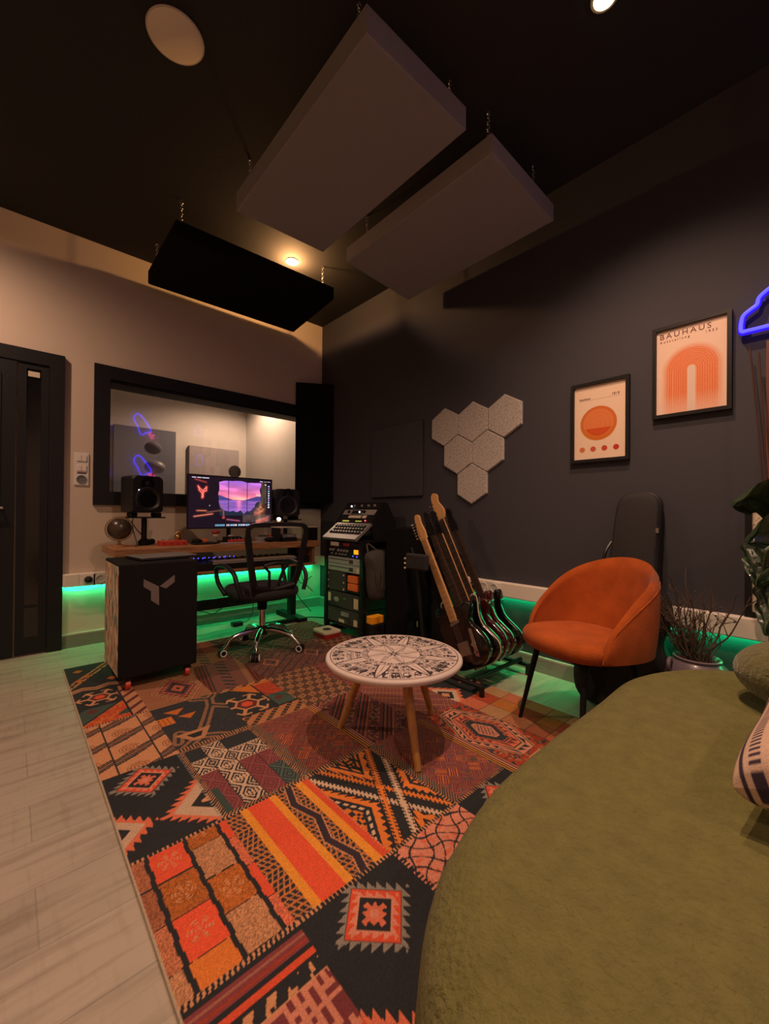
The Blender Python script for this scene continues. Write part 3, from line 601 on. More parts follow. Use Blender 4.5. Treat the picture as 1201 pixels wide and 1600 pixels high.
    def t11(o, x, y, w, h, n):
        cx, cy = .185, .27; R_ = np.abs(x-cx)/.175+np.abs(y-cy)/.27; o[:] = MAR*1.3*(.8+.5*n[0][..., None]); al = y*1.1
        o[(R_ > .62) & (R_ < .90)] = BRN*1.3; o[(R_ > .66) & (R_ < .76)] = NB*1.5; o[(R_ > .66) & (R_ < .76) & ((al/.022) % 1 < .6)] = TAN*.85; o[(R_ > .48) & (R_ < .60)] = SAL*.7; o[(R_ > .48) & (R_ < .60) & ((al/.03) % 1 < .45)] = NB
        for q in (.62, .78, .90, .46): o[np.abs(R_-q) < .012] = TAN
        o[R_ < .34] = NB*1.4; o[(R_ < .22)] = SAL*.7; o[R_ < .07] = NB; o[R_ > .94] = np.where((((al)/.02) % 1 < .5)[..., None], TAN*.7, BRN)[R_ > .94]
    tile(1, 1, t11)
    def t12(o, x, y, w, h, n, flip=False):
        o[:] = np.array([.022, .024, .032])*(.5+1.4*n[0][..., None])
        def sd(x0_, y0_, x1_, y1_):
            dx, dy = x1_-x0_, y1_-y0_; t_ = np.clip(((x-x0_)*dx+(y-y0_)*dy)/(dx*dx+dy*dy), 0, 1); return np.hypot(x-x0_-t_*dx, y-y0_-t_*dy)
        L_ = np.minimum.reduce([sd(.27, .05, .25, .13), sd(.25, .13, .18, .27), sd(.18, .27, .11, .40), sd(.11, .40, .045, .32), sd(.045, .32, .02, .40), sd(.25, .13, .32, .20), sd(.27, .05, .20, .01), sd(.02, .47, .11, .40), sd(.11, .40, .20, .46), sd(.27, .05, .32, .0)])
        m = (L_ < .024); o[m] = TAN*.62; o[m & (L_ < .007)] = NB*1.5; o[m & (((y-x*.8)/.010) % 1 < .32)] = NB*2.5; o[(L_ >= .024) & (L_ < .028)] = NB
        for cx, cy, s in ((.09, .09, .035), (.13, .17, .03)): o[(y-cy > -s*.6) & (np.abs(x-cx)+(y-cy)*.8 < s*.9)] = ORA*.75
        m = (np.abs(x-.028) < .036) & (np.abs(y-.17) < .04); o[m] = ORA*.9; o[m & (((x/.02) % 1 < .35) & ((y/.024) % 1 < .4))] = NB
        m = (np.abs(x-.10) < .05-(y-.38)*.6) & (np.abs(y-.38) < .045); o[m] = TAN*.8; o[(np.abs(x-.10) < .025-(y-.38)*.5) & (np.abs(y-.38) < .02)] = NB
        e = y > h-.028; o[e] = np.where((((x/.012) % 1) < .5)[..., None], TAN*.7, NB)[e]
    tile(1, 2, t12)
    def t13(o, x, y, w, h, n):
        o[:] = MAR*(1.0+.7*n[0][..., None]); cells = .078; u = x % cells; v = (y-.0) % .105; ci = np.floor(x/cells); ri = np.floor(y/.105)
        d = np.abs(np.abs(u-cells/2)/(cells/2)-np.abs(v-.0525)/.0525); band = ((d*2.6) % 1 < .40); o[band] = np.array([.22, .06, .065])
        whi = ((ri == 1) | (ci == 1)); q = whi & band; o[q] = CRM*.95; q = whi & ~band; o[q] = NB*1.6
        q = whi & ((v < .014) | (v > .093)); o[q] = CRM; o[q & ((u/.013) % 1 < .5) & (np.abs(v-.053) > .042) & (np.abs(v-.053) < .050)] = NB
        q = (ri == 0) & (ci != 1); o[q] = NB*(1+n[0][q][..., None]); q = (ri >= 3) & (ci >= 3) ; o[q & band] = TEAL*1.8; o[q & ~band] = NB*2
        q = (ri >= 3) & (ci == 0) & (x < .04); o[q] = TEAL; o[np.abs(u) < .003] = NB
        e = (x < .014) | (x > w-.016) | (y < .012) | (y > h-.012); s = (((x+y)/.013) % 1 < .45); o[e] = NB; o[e & s] = TAN*.8
    tile(1, 3, t13)
    def t14(o, x, y, w, h, n):
        def lat(m):
            o[m] = NB*1.3; zz = tri(y, .19)*.05; k = m & (np.abs(((x+zz)/.017) % 1-.5) < .14); o[k] = TAN*.8; k = m & (np.abs((y/.0175) % 1-.5) < .14); o[k] = ORA*.75
        lat(x < .060); o[(x >= .05) & (x < .078)] = YEL; o[(x >= .072) & (x < .150)] = RED*1.12; o[(x >= .150) & (x < .176)] = YEL
        m = (x >= .176) & (x < .255); z = .215+.030*(tri(y, .20)-.5)
        o[m] = BRN; lat(m & ((x < z-.012) | (x > z+.012))); k = m & (np.abs(x-z) < .014); o[k] = np.array([.03, .018, .03]); o[m & (np.abs(np.abs(x-z)-.014) < .0025)] = TAN*.9
        o[(x >= .255) & (x < .29)] = YEL; o[(x >= .283)] = RED
        o *= (.90+.22*n[0][..., None])
        e = (x > w-.008); o[e & ((y/.012) % 1 < .4)] = TAN; e = (y > h-.014) | (y < .010); s = ((x/.0125) % 1 < .42); o[e] = NB; o[e & s] = TAN
    tile(1, 4, t14)
    def t15(o, x, y, w, h, n):
        o[:] = NB*(.75+.5*n[0][..., None])
        kil(o, x, y, .153, .100, .067, n)
        xr = (x+.045+y-.35)/math.sqrt(2); yr = (x+.045-y+.35)/math.sqrt(2); k = .026; R_ = np.maximum(np.abs(xr), np.abs(yr)); al = np.where(np.abs(xr) > np.abs(yr), yr, xr); q = (R_ < .10+(1-(al/k) % 1)*k*.9); o[q] = SAL; o[R_ < .093] = PNK*.95
    tile(1, 5, t15)
    # column 2
    def diag(o, x, y, w, h, n, c1, c2, c3, ang=1.0):
        o[:] = c1*(.7+.6*n[0][..., None]); u = x+ang*y
        for p_, wd, c in ((.30, .10, c2), (.30, .035, c3)): o[((u/p_) % 1) < wd/.30*1.0] = c
        for k in range(4): o[np.abs((u % .30)-.05-k*.02) < .004] = NB
        o[(np.abs((u % .30)-.20) < .03) & (((y-x)/.07) % 1 < .4)] = NB*1.8
    tile(2, 0, lambda o, x, y, w, h, n: diag(o, x, y, w, h, n, BRN*1.1, MAR*2.2, TAN*.4, .15))
    tile(2, 1, lambda o, x, y, w, h, n: diag(o, x, y, w, h, n, np.array([.17, .06, .05]), RED*.28, TAN*.45, .2))
    def t22(o, x, y, w, h, n):
        o[:] = NB*1.3; flower(o, x, y, .085, .245, .115, n); dg = y-.13-x*1.15+.10
        m = dg < -.085; o[m] = ORA*.8*(.8+.4*n[0][m][..., None]); m2 = (x > .20) & (y > .05) & (y < .22); o[m2] = RED*.62*(.8+.5*n[2][m2][..., None]); m3 = (x > .20) & (y >= .22) & (y < .36); o[m3] = TEAL*1.4; o[m3 & (np.abs(x-.245)+np.abs(y-.28) < .028)] = MAR
        o[np.abs(x-.20) < .005] = NB; o[np.abs(dg+.085) < .005] = NB; m = (y > .37-.0*x) | (y < .03); o[m] = TAN*.75; o[m & (tri(x+y, .075) < .42)] = NB*1.6; o[np.abs(y-.37) < .004] = NB; o[m & (np.abs(tri(x-y, .075)-.5) < .12)] = ORA*.6
        o[(y > h-.006)] = TAN*.6
    tile(2, 2, t22)
    def weave(o, x, y, w, h, n, c0=MAR*1.1, hi=ORA*.85):
        o[:] = c0*(.7+.9*n[0][..., None]); 
        u = (x+y)/math.sqrt(2); v = (x-y)/math.sqrt(2); cu = np.floor(u/.045); cv = np.floor(v/.045); par = (cu+cv) % 2
        l = np.where(par < 1, (v/.0095) % 1 < .35, (u/.0095) % 1 < .35); o[l] = BRN*1.35
        m = l & (hsh(cu, cv) > .68) & (y > .14) ; o[m] = hi
        o[(x < .035)] = NB*2; e = (x < .035) & (((y+x)/.012) % 1 < .5); o[e] = TAN*.5
        o[(n[2] > .975)] = TEAL*1.5
        e = y > h-.014; s = ((x/.012) % 1 < .42); o[e] = NB; o[e & s] = TAN*.8
    tile(2, 3, weave)
    def t24(o, x, y, w, h, n):
        o[:] = NB*(.8+.7*n[0][..., None]); cx, cy = .170, .285
        a = (x-cx)+.62*(y-cy); b = (x-cx)-.62*(y-cy)     # two crossing bands
        a = ((y-cy)-1.85*(x-cx))*.62; b = ((y-cy)+1.85*(x-cx))*.62; sa, sb = (y-cy), (x-cx)
        for q, along in ((a, x*1.6+y), (b, x*1.6-y)):
            for off, c in ((.020, CRM), (-.020, ORA)):
                z = q-off*1.9; m = (np.abs(z) < .017) & ((((along/.026) % 1) < .5) | (np.abs(z) < .006)); o[m] = c
                o[(np.abs(np.abs(z)-.021) < .0025)] = NB
        k = .026
        for q0, sx, sy in ((.16, 1, 0), (.16, -1, 0), (.16, 0, 1), (.16, 0, -1)):
            if sx: dd = sx*(x-cx)*1.28-np.abs(y-cy)*.7; al = ((y/k) % 1)*k
            else: dd = sy*(y-cy)*.8-1.48*np.abs(x-cx); al = ((x/k) % 1)*k
            m = (dd > .095-al*.9) & (dd < .118); o[m] = ORA
            m = (dd > .135) & (dd < .150) & (((al/k) < .6)); o[m] = CRM if sx < 0 else ORA
            m = (dd > .165) & (n[2] > .5); o[m] = ORA*.9
        e = (y > h-.012) | (y < .010); s = ((x/.012) % 1 < .42); o[e] = NB; o[e & s] = TAN; e = (x > w-.012) ; s = ((y/.012) % 1 < .42); o[e] = NB; o[e & s] = TAN*.8
    tile(2, 4, t24)
    def t25(o, x, y, w, h, n):
        o[:] = PNK*(.85+.3*n[0][..., None]); u = x+.01*np.sin(y*60); v = y+.012*np.sin(x*50); m = (np.abs(((u+v)/.06) % 1-.5) < .07) | (np.abs(((u-v*1.3)/.07) % 1-.5) < .07); o[m] = NB*1.5; o[(n[2] > .82) & ~m] = SAL; e = (x < .014); o[e & ((y/.013) % 1 < .5)] = NB
    tile(2, 5, t25)
    # column 3
    def t30(o, x, y, w, h, n):
        o[:] = TEAL*.8*(.6+.9*n[0][..., None]); z = tri(x+y*.3, .17); m = ((y/.085+z*1.3) % 1 < .16); o[m] = TAN*.62; m = (np.abs(((y/.085+z*1.3) % 1)-.55) < .05) & (n[1] > .3); o[m] = ORA*.5; m = ((y/.085+z*1.3) % 1 > .86); o[m] = NB
    tile(3, 0, t30); tile(4, 0, t30); tile(5, 0, t30)
    def t31(o, x, y, w, h, n):
        o[:] = np.array([.10, .030, .034])*(.5+1.0*n[0][..., None]); m = (np.abs((((x-y)/.014)) % 1-.5) < .16) & (n[1] > .3); o[m] = TAN*.45; m = (np.abs((((x+y)/.075)) % 1-.5) < .07); o[m] = NB*1.4; m = (np.abs(x-.15)+np.abs(y-.24)*.7 < .06) & (np.abs(x-.15)+np.abs(y-.24)*.7 > .045); o[m] = PNK*.6
    tile(3, 1, t31); tile(4, 1, t31)
    def ikat(o, x, y, w, h, n):
        o[:] = np.array([.10, .045, .028])*(.7+.6*n[0][..., None]); u = (x+.5*y) % .062; v = (y-.25*x) % .075; R_ = np.abs(u-.031)/.031+np.abs(v-.0375)/.0375; m = (R_ < .95) & (R_ > .35) & (np.sin(u*420+np.floor(v*90)*2) > -.35); o[m] = TAN*.85; o[(R_ < .18)] = SAL*.7
    tile(3, 2, ikat); tile(5, 1, ikat)
    def t33(o, x, y, w, h, n):
        o[:] = MAR*1.25*(.7+.6*n[0][..., None])
        u = (x-.0+y*.95); p = u % .175
        for k_, c in ((.01, NB), (.022, BRN*1.1), (.036, NB), (.05, RED*.4), (.062, NB), (.076, BRN*1.5)): o[np.abs(p-k_) < .0048] = c
        m = (p > .10) & (p < .15) & ((((x-y)/.055) % 1) < .5) & (((y/.02) % 1) < .6); o[m] = NB*1.6; m = (p > .09) & (p < .16) & (n[2] > .75); o[m] = TAN*.5
    tile(3, 3, t33)
    tile(3, 4, lambda o, x, y, w, h, n: weave(o, x, y, w, h, n, np.array([.15, .035, .05]), ORA))
    tile(3, 5, t15)
    # column 4, 5
    def smallred(o, x, y, w, h, n):
        o[:] = np.array([.17, .04, .035])*(.7+.6*n[0][..., None]); m = (np.abs((x-y*.2)/.016 % 1-.5) < .18) & (n[1] > .35); o[m] = PNK*.6; m = (np.abs(y/.03 % 1-.5) < .12); o[m] = MAR
    tile(4, 2, smallred); tile(5, 2, smallred)
    def t43(o, x, y, w, h, n):
        o[:] = np.array([.13, .035, .045])*(.7+.7*n[0][..., None]); m = (np.abs(((x+y)/.014) % 1-.5) < .15); o[m] = BRN*1.7; m = np.abs(((x-y)/.09) % 1-.5) < .06; o[m] = TAN*.6
    tile(4, 3, t43)
    def t53(o, x, y, w, h, n):
        o[:] = NB*(.8+.5*n[0][..., None])
        for cx, cy in ((.02, .38), (.33, .33)):
            R_ = np.abs(x-cx)*1.1+np.abs(y-cy)*1.0; k = .03; al = ((y/k) % 1)*k; o[R_ < .13+al*.9-k*.5] = SAL; o[R_ < .10] = CRM*.9; o[R_ < .06] = NB; o[R_ < .03] = TAN
    tile(5, 3, t53)
    def t44(o, x, y, w, h, n):
        cx, cy = .172, .255; o[:] = RED*.55*(.75+.6*n[0][..., None]); m = n[2] > .75; o[m] = NB*2.5; o[n[2] < .12] = TAN*.6
        a = np.abs(x-cx); b = np.abs(y-cy); R_ = np.maximum(b/.232, a/.160+b*3.1); al = np.where(a > b*.6, y, x)
        o[R_ < 1.0] = TAN; o[(R_ < .965)] = NB*1.6; o[(R_ < .93)] = PNK; m = (R_ < .91) & (R_ > .78) & (((al/.034) % 1) > ((R_-.78)/.13)); o[m] = NB*1.8; o[R_ < .76] = TAN; o[R_ < .73] = NB*1.5; o[R_ < .70] = SAL
        m = (R_ < .68) & (R_ > .53) & (((al/.03) % 1) > ((R_-.53)/.15)); o[m] = MAR*1.4; o[R_ < .50] = NB; o[R_ < .47] = SAL*.9; m = (R_ < .43+((al/.02) % 1)*.04); o[m] = NB*1.7; o[R_ < .30] = PNK*.85; m = (R_ < .24) & (np.sin(x*300)*np.sin(y*300) > .25); o[m] = NB*2
    tile(4, 4, t44, r2=4)
    def t54(o, x, y, w, h, n):
        cols = [[SAL*.8, RED*.62, TAN*.75], [TAN*.75, ORA*.6, SAL*.75], [BRN*1.7, RED*.5, BRN*1.9], [SAL*.6, ORA*.5, TAN*.6]]
        for ci in range(3):
            for ri in range(4):
                m = (x >= ci*.105) & (x < (ci+1)*.105+(1 if ci == 2 else 0)) & (y >= ri*.125-.0) & (y < (ri+1)*.125+(1 if ri == 3 else 0)); o[m] = cols[ri][ci]*(.8+.4*n[0][m][..., None])
        o[(np.abs(x % .105) < .0035) | (np.abs((y+.002) % .125) < .0035)] = NB
    tile(5, 4, t54); tile(5, 5, t54)
    tile(4, 5, t44)
    # striped bands running along the joints of the columns
    def band(xc, ya, yb, wd=.05):
        m = (np.abs(X-xc) < wd/2) & (Y < ya) & (Y > yb); u = (X-xc+wd/2)/wd
        img[m] = NB
        for a, b, c in ((.04, .16, YEL*.75), (.28, .42, YEL*.8), (.55, .70, PNK*.9), (.82, .94, PNK*.8)): q = m & (u > a) & (u < b); img[q] = c
    band(-1.368+.01, -1.96, -2.45); band(-1.055+.012, -2.43, -2.95)
    # wobble of the weave and thin pale hem at the edge
    e = (X < x0+.006) | (Y > y1-.006); img[e] = (.42, .33, .24)
    img *= (.93+.12*hsh(np.floor(X*260)+1, np.floor(Y*260)))[..., None]
    t = thing('patchwork_rug', 'large patchwork kilim rug in red, orange and black on the plank floor', 'rug', ((x0+x1)/2, (y0+y1)/2, 0))
    MB().box((x0, y0, .0), (x1, y1, .0075)).build('rug_backing', 'cream', t)
    canvas_obj('rug_pile', img, lambda u, v: (x0+u*(x1-x0), y0+v*(y1-y0), np.full_like(u, .0085)), attr_mat('rug_weave', .95, fuzz=.22), t)
make_rug()

# ------------------------------------------------------------------ coffee table
def make_table():
    cx, cy, z, R_ = -1.256, -2.478, .385, .298
    t = thing('coffee_table', 'round white coffee table with black ink pattern and three wooden legs', 'coffee table', (cx, cy, .008))
    MB().lathe([(R_-.03, z-.026), (R_-.006, z-.024), (R_, z-.014), (R_-.001, z-.005), (R_-.008, z), (0, z)], 96, Matrix.Translation((cx, cy, 0))).build('tabletop', 'tabw', t, smooth=True, angle=50)
    # printed pattern: polar grid of colours
    nr, na = 150, 900; rr = np.linspace(0.0, R_-.012, nr); aa = np.linspace(0, 2*PI, na); A, Rr = np.meshgrid(aa, rr); q = Rr/R_
    Wc = np.array([.62, .53, .49]); K = np.array([.045, .035, .042]); img = np.empty((nr, na, 3)); img[:] = Wc
    px_ = np.cos(A)*q; py_ = np.sin(A)*q; rot = .55
    def ringl(a, w=.004): img[np.abs(q-a) < w] = K
    def glyph(r0_, r1_, n, seed, dens=.5):
        s = A/(2*PI)*n; c = np.floor(s); u = s-c; v = (q-r0_)/(r1_-r0_); m = (v > .08) & (v < .92); h = hsh(c+seed, 1.7); h2 = hsh(c+seed, 9.1)
        e = (u < .06) & m & (h > .3)
        sh = (np.abs(np.hypot((u-.5)*1.1, v-.5)-.12-.22*h) < .05) | ((np.abs(u-.5-.3*(h2-.5)) < .07) & (h2 > .4)) | ((np.abs(v-.3-.4*h) < .07) & (u > .15) & (u < .85)) | ((hsh(np.floor(u*5)+c*7, np.floor(v*4)+seed) > 1-dens*.45) & (u > .12) & (u < .9))
        img[m & sh] = K; img[e] = K
    for a in (.935, .925, .70, .685, .47, .455): ringl(a, .0038)
    glyph(.70, .92, 34, 3, .6); glyph(.60, .685, 60, 8, .5); glyph(.475, .59, 26, 5, .65); ringl(.597, .004)
    # darker geometric wedges and rays
    for k in range(8):
        a0_ = rot+k*PI/4; d = np.abs((A-a0_+PI) % (2*PI)-PI)
        m = (q > .48) & (q < .93) & (d < .16*(.95-q)/.45*1.0+.0); img[m] = Wc; m2 = (q > .48) & (q < .93) & (np.abs(d-.16*(.95-q)/.45) < .010/q); img[m2] = K; img[(q > .5) & (q < .88) & (d < .004/q)] = K
        if k % 2: img[(q > .72) & (q < .86) & (np.abs((A-a0_-.40+PI) % (2*PI)-PI) < .16) & (((A*22+q*14) % 1) < .6)] = K
    # centre: faceted star
    ang = A-rot-.2; st = np.abs(((ang/(2*PI/8)) % 1)-.5)*2; rs = .16+.25*(1-st)**1.3; m = q < rs; img[(q < .455)] = Wc
    img[(q > .385) & (q < .45) & (hsh(np.floor(A*30), np.floor(q*60)) > .55)] = K; ringl(.385, .003)
    img[np.abs(q-rs) < .008] = K; img[m & (((ang/(2*PI/8)) % 1) < .5) & (((A*40) % 1 < .35) | (q < .09))] = K; img[m & (np.abs(st-.0) < .03/np.maximum(q, .05)*.2)] = K
    img[q < .05] = K; img[q < .025] = Wc
    H, Wd = nr, na
    canvas_obj('printed_pattern', img, lambda u, v: (cx+np.cos(u*2*PI)*v*(R_-.012), cy+np.sin(u*2*PI)*v*(R_-.012), np.full_like(u, z+.0008)), attr_mat('table_print', .5), t)
    for fx, fy in ((-1.365, -2.238), (-1.335, -2.700), (-.955, -2.440)):
        d = Vector((fx-cx, fy-cy, 0)); top = Vector((cx, cy, 0))+d*.50; MB().cyl((fx, fy, .009), (top.x, top.y, z-.03), .0135, .022, 20).build('leg', 'leg', t, smooth=True)
    B('leg_bracket', (cx-.13, cy-.13, z-.034), (cx+.13, cy+.13, z-.026), 'blackm', t)
MT['tabw'] = mat('white_tabletop', (.62, .54, .50), .5)
make_table()

# ------------------------------------------------------------------ sofa
def smooth_poly(pts, n=10): return [(p.x, p.y) for p in bez([(x, y, 0) for x, y in pts], n, True)]
sofa_o = smooth_poly([(-2.30, -3.80), (-2.23, -3.58), (-2.108, -3.415), (-1.975, -3.314), (-1.857, -3.274), (-1.69, -3.240), (-1.43, -3.232), (-1.08, -3.235), (-.82, -3.236), (-.66, -3.275), (-.49, -3.375), (-.375, -3.52), (-.30, -3.80), (-.42, -4.2), (-.9, -4.42), (-1.6, -4.45), (-2.1, -4.2)])
def offset(poly, d):
    n = len(poly); out = []
    for i in range(n):
        a = Vector(poly[i-1]+(0,)); b = Vector(poly[(i+1) % n]+(0,)); t = (b-a).normalized(); nn_ = Vector((t.y, -t.x, 0)); out.append((poly[i][0]-nn_.x*d, poly[i][1]-nn_.y*d))
    return out
def area(p): return sum(p[i-1][0]*p[i][1]-p[i][0]*p[i-1][1] for i in range(len(p)))
if area(sofa_o) < 0: sofa_o = sofa_o[::-1]
t = thing('sofa', 'olive green curved boucle sofa filling the lower right', 'sofa', (-1.3, -3.85, 0))
rings = []
for d, z in ((.10, .045), (.045, .05), (.012, .075), (0, .12), (-.008, .22), (0, .31), (.012, .355), (.03, .385), (.06, .404), (.10, .414), (.16, .418), (.26, .420)):
    rings.append([Vector((x, y, z)) for x, y in offset(sofa_o, d)])
c0 = Vector((-1.3, -3.85, .421))
for k in (.55, .25): rings.append([c0+(Vector((x, y, .421))-c0)*k for x, y in offset(sofa_o, .26)])
rings[-2] = [Vector((p.x, p.y, .421)) for p in rings[-2]]
so = MB().ring_loft(rings).build('seat', 'green', t, smooth=True, angle=60)
m = MB(); fp = offset(sofa_o, .13); m.ring_loft([[Vector((x, y, .0)) for x, y in fp], [Vector((x, y, .05)) for x, y in fp]]); m.build('plinth', 'matt', t)
# round pillow
t = MB().sphere((0, 0, 0), 1, 48, 28, (.165, .185, .104)).build('round_pillow', 'pillow', smooth=True); t.location = (-.76, -3.745, .522)
sb = t.modifiers.new('sub', 'SUBSURF'); sb.levels = 1; sb.render_levels = 1
tag(t, 'round olive fluffy pillow on the sofa by the leafy plant', 'pillow')
# striped cushion
def cushion():
    n = 60; img = np.empty((n*3, n*3, 3)); u, v = np.meshgrid(np.linspace(0, 1, n*3), np.linspace(0, 1, n*3)); img[:] = (.56, .40, .31)
    u0_ = u; u = u+.055; D = np.array([.035, .022, .045])
    img[np.abs(u-.10) < .008] = D; img[(np.abs(u-.155) < .022) & (((v/.022) % 1) < .5)] = D; img[np.abs(u-.255+.004*np.sin(v*150)) < .022] = D; img[np.abs(u-.38+.004*np.sin(v*150)) < .03] = D
    img[(np.abs(u-.50) < .02) & (((v/.022) % 1) < .5)] = D; img[np.abs(u-.60) < .02] = D
    u = u0_; Wc, Hc, T = .44, .52, .088
    def f(sg):
        def g(u, v):
            a = (u-.5)*2; b = (v-.5)*2; th = np.clip((1-np.abs(a)**3.6)*(1-np.abs(b)**4.5), 0, 1)**.36*T
            pin = 1-.07*np.abs(a)**2*(1-np.abs(b)**2)-.0; x = a*Wc/2*(1-.06*(1-b**2)); y = b*Hc/2*(1-.06*(1-a**2)); return (x, y, sg*th)
        return g
    t = thing('striped_cushion', 'cream cushion with dark woven stripes on the sofa at the right edge', 'cushion', (0, 0, 0))
    mt_ = attr_mat('striped_weave', .9, fuzz=.15)
    a = canvas_obj('cover', img, f(1), mt_, t); b = canvas_obj('cover_back', img, f(-1), mt_, t)
    for o in (a, b): o.data.polygons.foreach_set('use_smooth', [True]*len(o.data.polygons))
    return t
cu = cushion(); cu.location = (-1.27, -3.872, .578); cu.rotation_euler = (0, math.radians(-20), math.radians(-92))

# ------------------------------------------------------------------ orange chair
def orange_chair():
    t = thing('accent_chair', 'rust orange velvet shell chair with black legs in front of the gig bag', 'chair', (0, 0, 0))
    # local frame: +x is the facing direction
    m = MB(); rings = []
    out = lambda k, s=1.0: [( (.245*math.cos(a)*(1.0 if math.cos(a) > 0 else .92)-0.0)*k, .245*math.sin(a)*k*(1-.05*math.cos(a))) for a in [2*PI*i/40 for i in range(40)]]
    def sq(a, r=.25, n=2.6): c, s = math.cos(a), math.sin(a); k = (abs(c)**n+abs(s)**n)**(-1/n); return r*k*c, r*k*s
    for k, z in ((.80, .385), (.93, .395), (1.0, .42), (1.0, .445), (.95, .467), (.82, .478), (.5, .478), (.2, .474)):
        rings.append([Vector((sq(2*PI*i/40)[0]*k+.01, sq(2*PI*i/40)[1]*k, z+.010*math.cos(2*PI*i/40)*k)) for i in range(40)])
    m.ring_loft(rings).build('seat', 'velvet', t, smooth=True, angle=70)
    # wrap-around back shell
    m = MB(); nA = 44; a0_, a1_ = math.radians(62), math.radians(298); inner = []; 
    rows = 14; gridI, gridO = [], []
    for j in range(rows+1):
        v = j/rows; ri, ro = [], []
        for i in range(nA+1):
            u = i/nA; a = a0_+(a1_-a0_)*u; e = math.sin(PI*u); top = .455+.365*(e**.62)
            z0 = .412+.0*e; z = z0+(top-z0)*v; lean = .055*v*e; r_ = .250+.010*math.sin(PI*v)
            cx_, sy_ = sq(a, 1.0, 2.4); th = .055*min(1, 1.0)*(1-.35*v)*(.45+.55*e**.5); rnd = math.sqrt(max(0, 1-max(0, (v-.86)/.14)**2))
            fl = 1-.02*v
            ri.append(Vector((cx_*(r_-th*.5*rnd)*fl-lean, sy_*(r_-th*.5*rnd), z))); ro.append(Vector((cx_*(r_+th*.55*rnd)*fl-lean, sy_*(r_+th*.55*rnd), z)))
        gridI.append(ri); gridO.append(ro)
    loop = [gi+go[::-1] for gi, go in zip(gridI, gridO)]
    m.ring_loft(loop).build('backrest', 'velvet', t, smooth=True, angle=75)
    # piping along the back edge
    m = MB(); m.tube([gridO[rows-2][i]*1.0+Vector((0, 0, 0)) for i in range(0, nA+1, 2)], .003, 6).build('piping', 'velvet', t, smooth=True)
    for sx, sy in ((1, 1), (1, -1), (-1, 1), (-1, -1)):
        MB().cyl((sx*.205, sy*.205, 0), (sx*.135, sy*.15, .392), .0085, .016, 16).build('leg', 'matt', t, smooth=True)
    B('seat_frame', (-.16, -.17, .378), (.16, .17, .392), 'matt', t)
    return t
oc = orange_chair(); oc.location = (-.548, -3.0, .0); oc.rotation_euler = (0, 0, math.radians(156)); oc.scale = (.955, .955, .975)
# ------------------------------------------------------------------ gig bag behind the chair
def gigbag():
    t = thing('gig_bag', 'tall black guitar bag leaning on the dark wall behind the orange chair', 'guitar bag', (-.2, -3.06, 0))
    o2 = [(-.19, .03), (-.10, .0), (.10, .0), (.19, .03), (.225, .12), (.215, .24), (.165, .36), (.185, .47), (.17, .56), (.12, .64), (.105, .80), (.10, 1.0), (.085, 1.07), (.04, 1.10), (-.04, 1.10), (-.085, 1.07), (-.10, 1.0), (-.105, .80), (-.12, .64), (-.17, .56), (-.185, .47), (-.165, .36), (-.215, .24), (-.225, .12)]
    P = bez([(a, b, 0) for a, b in o2], 4, True)
    def f(s, h, d, k=1.0):   # lean towards the wall
        y = -3.045-s*k-.055*(h/1.1); return Vector((-.212+.148*(h/1.1)-d, y, h))
    c = Vector((0, .5, 0))
    def ring(d, k): return [f(p.x*k, .02+ (p.y-.5)*(1-(1-k)*.45)+.5-.02*0, d) for p in P]
    m = MB().ring_loft([ring(-.055, .88), ring(-.05, .96), ring(-.035, 1.0), ring(.035, 1.0), ring(.05, .96), ring(.055, .88)]); m.build('bag_body', 'bag', t, smooth=True, angle=50)
    MB().tube([f(p.x*1.003, .02+p.y, .028) for p in P]+[f(P[0].x, .02+P[0].y, .028)], .0045, 6).build('zip_piping', 'black', t, smooth=True)
    hn = bez([f(-.12, .86, -.0), f(-.135, .80, .03), f(-.135, .72, .03), f(-.12, .66, .0)], 6); MB().tube(hn, .008, 6).build('carry_handle', 'black', t, smooth=True)
    q = MB(); c_ = f(.098, .93, .045); q.box(c_-Vector((.008, .008, .012)), c_+Vector((.004, .004, .012))); q.build('zip_pull', 'steel', t)
gigbag()

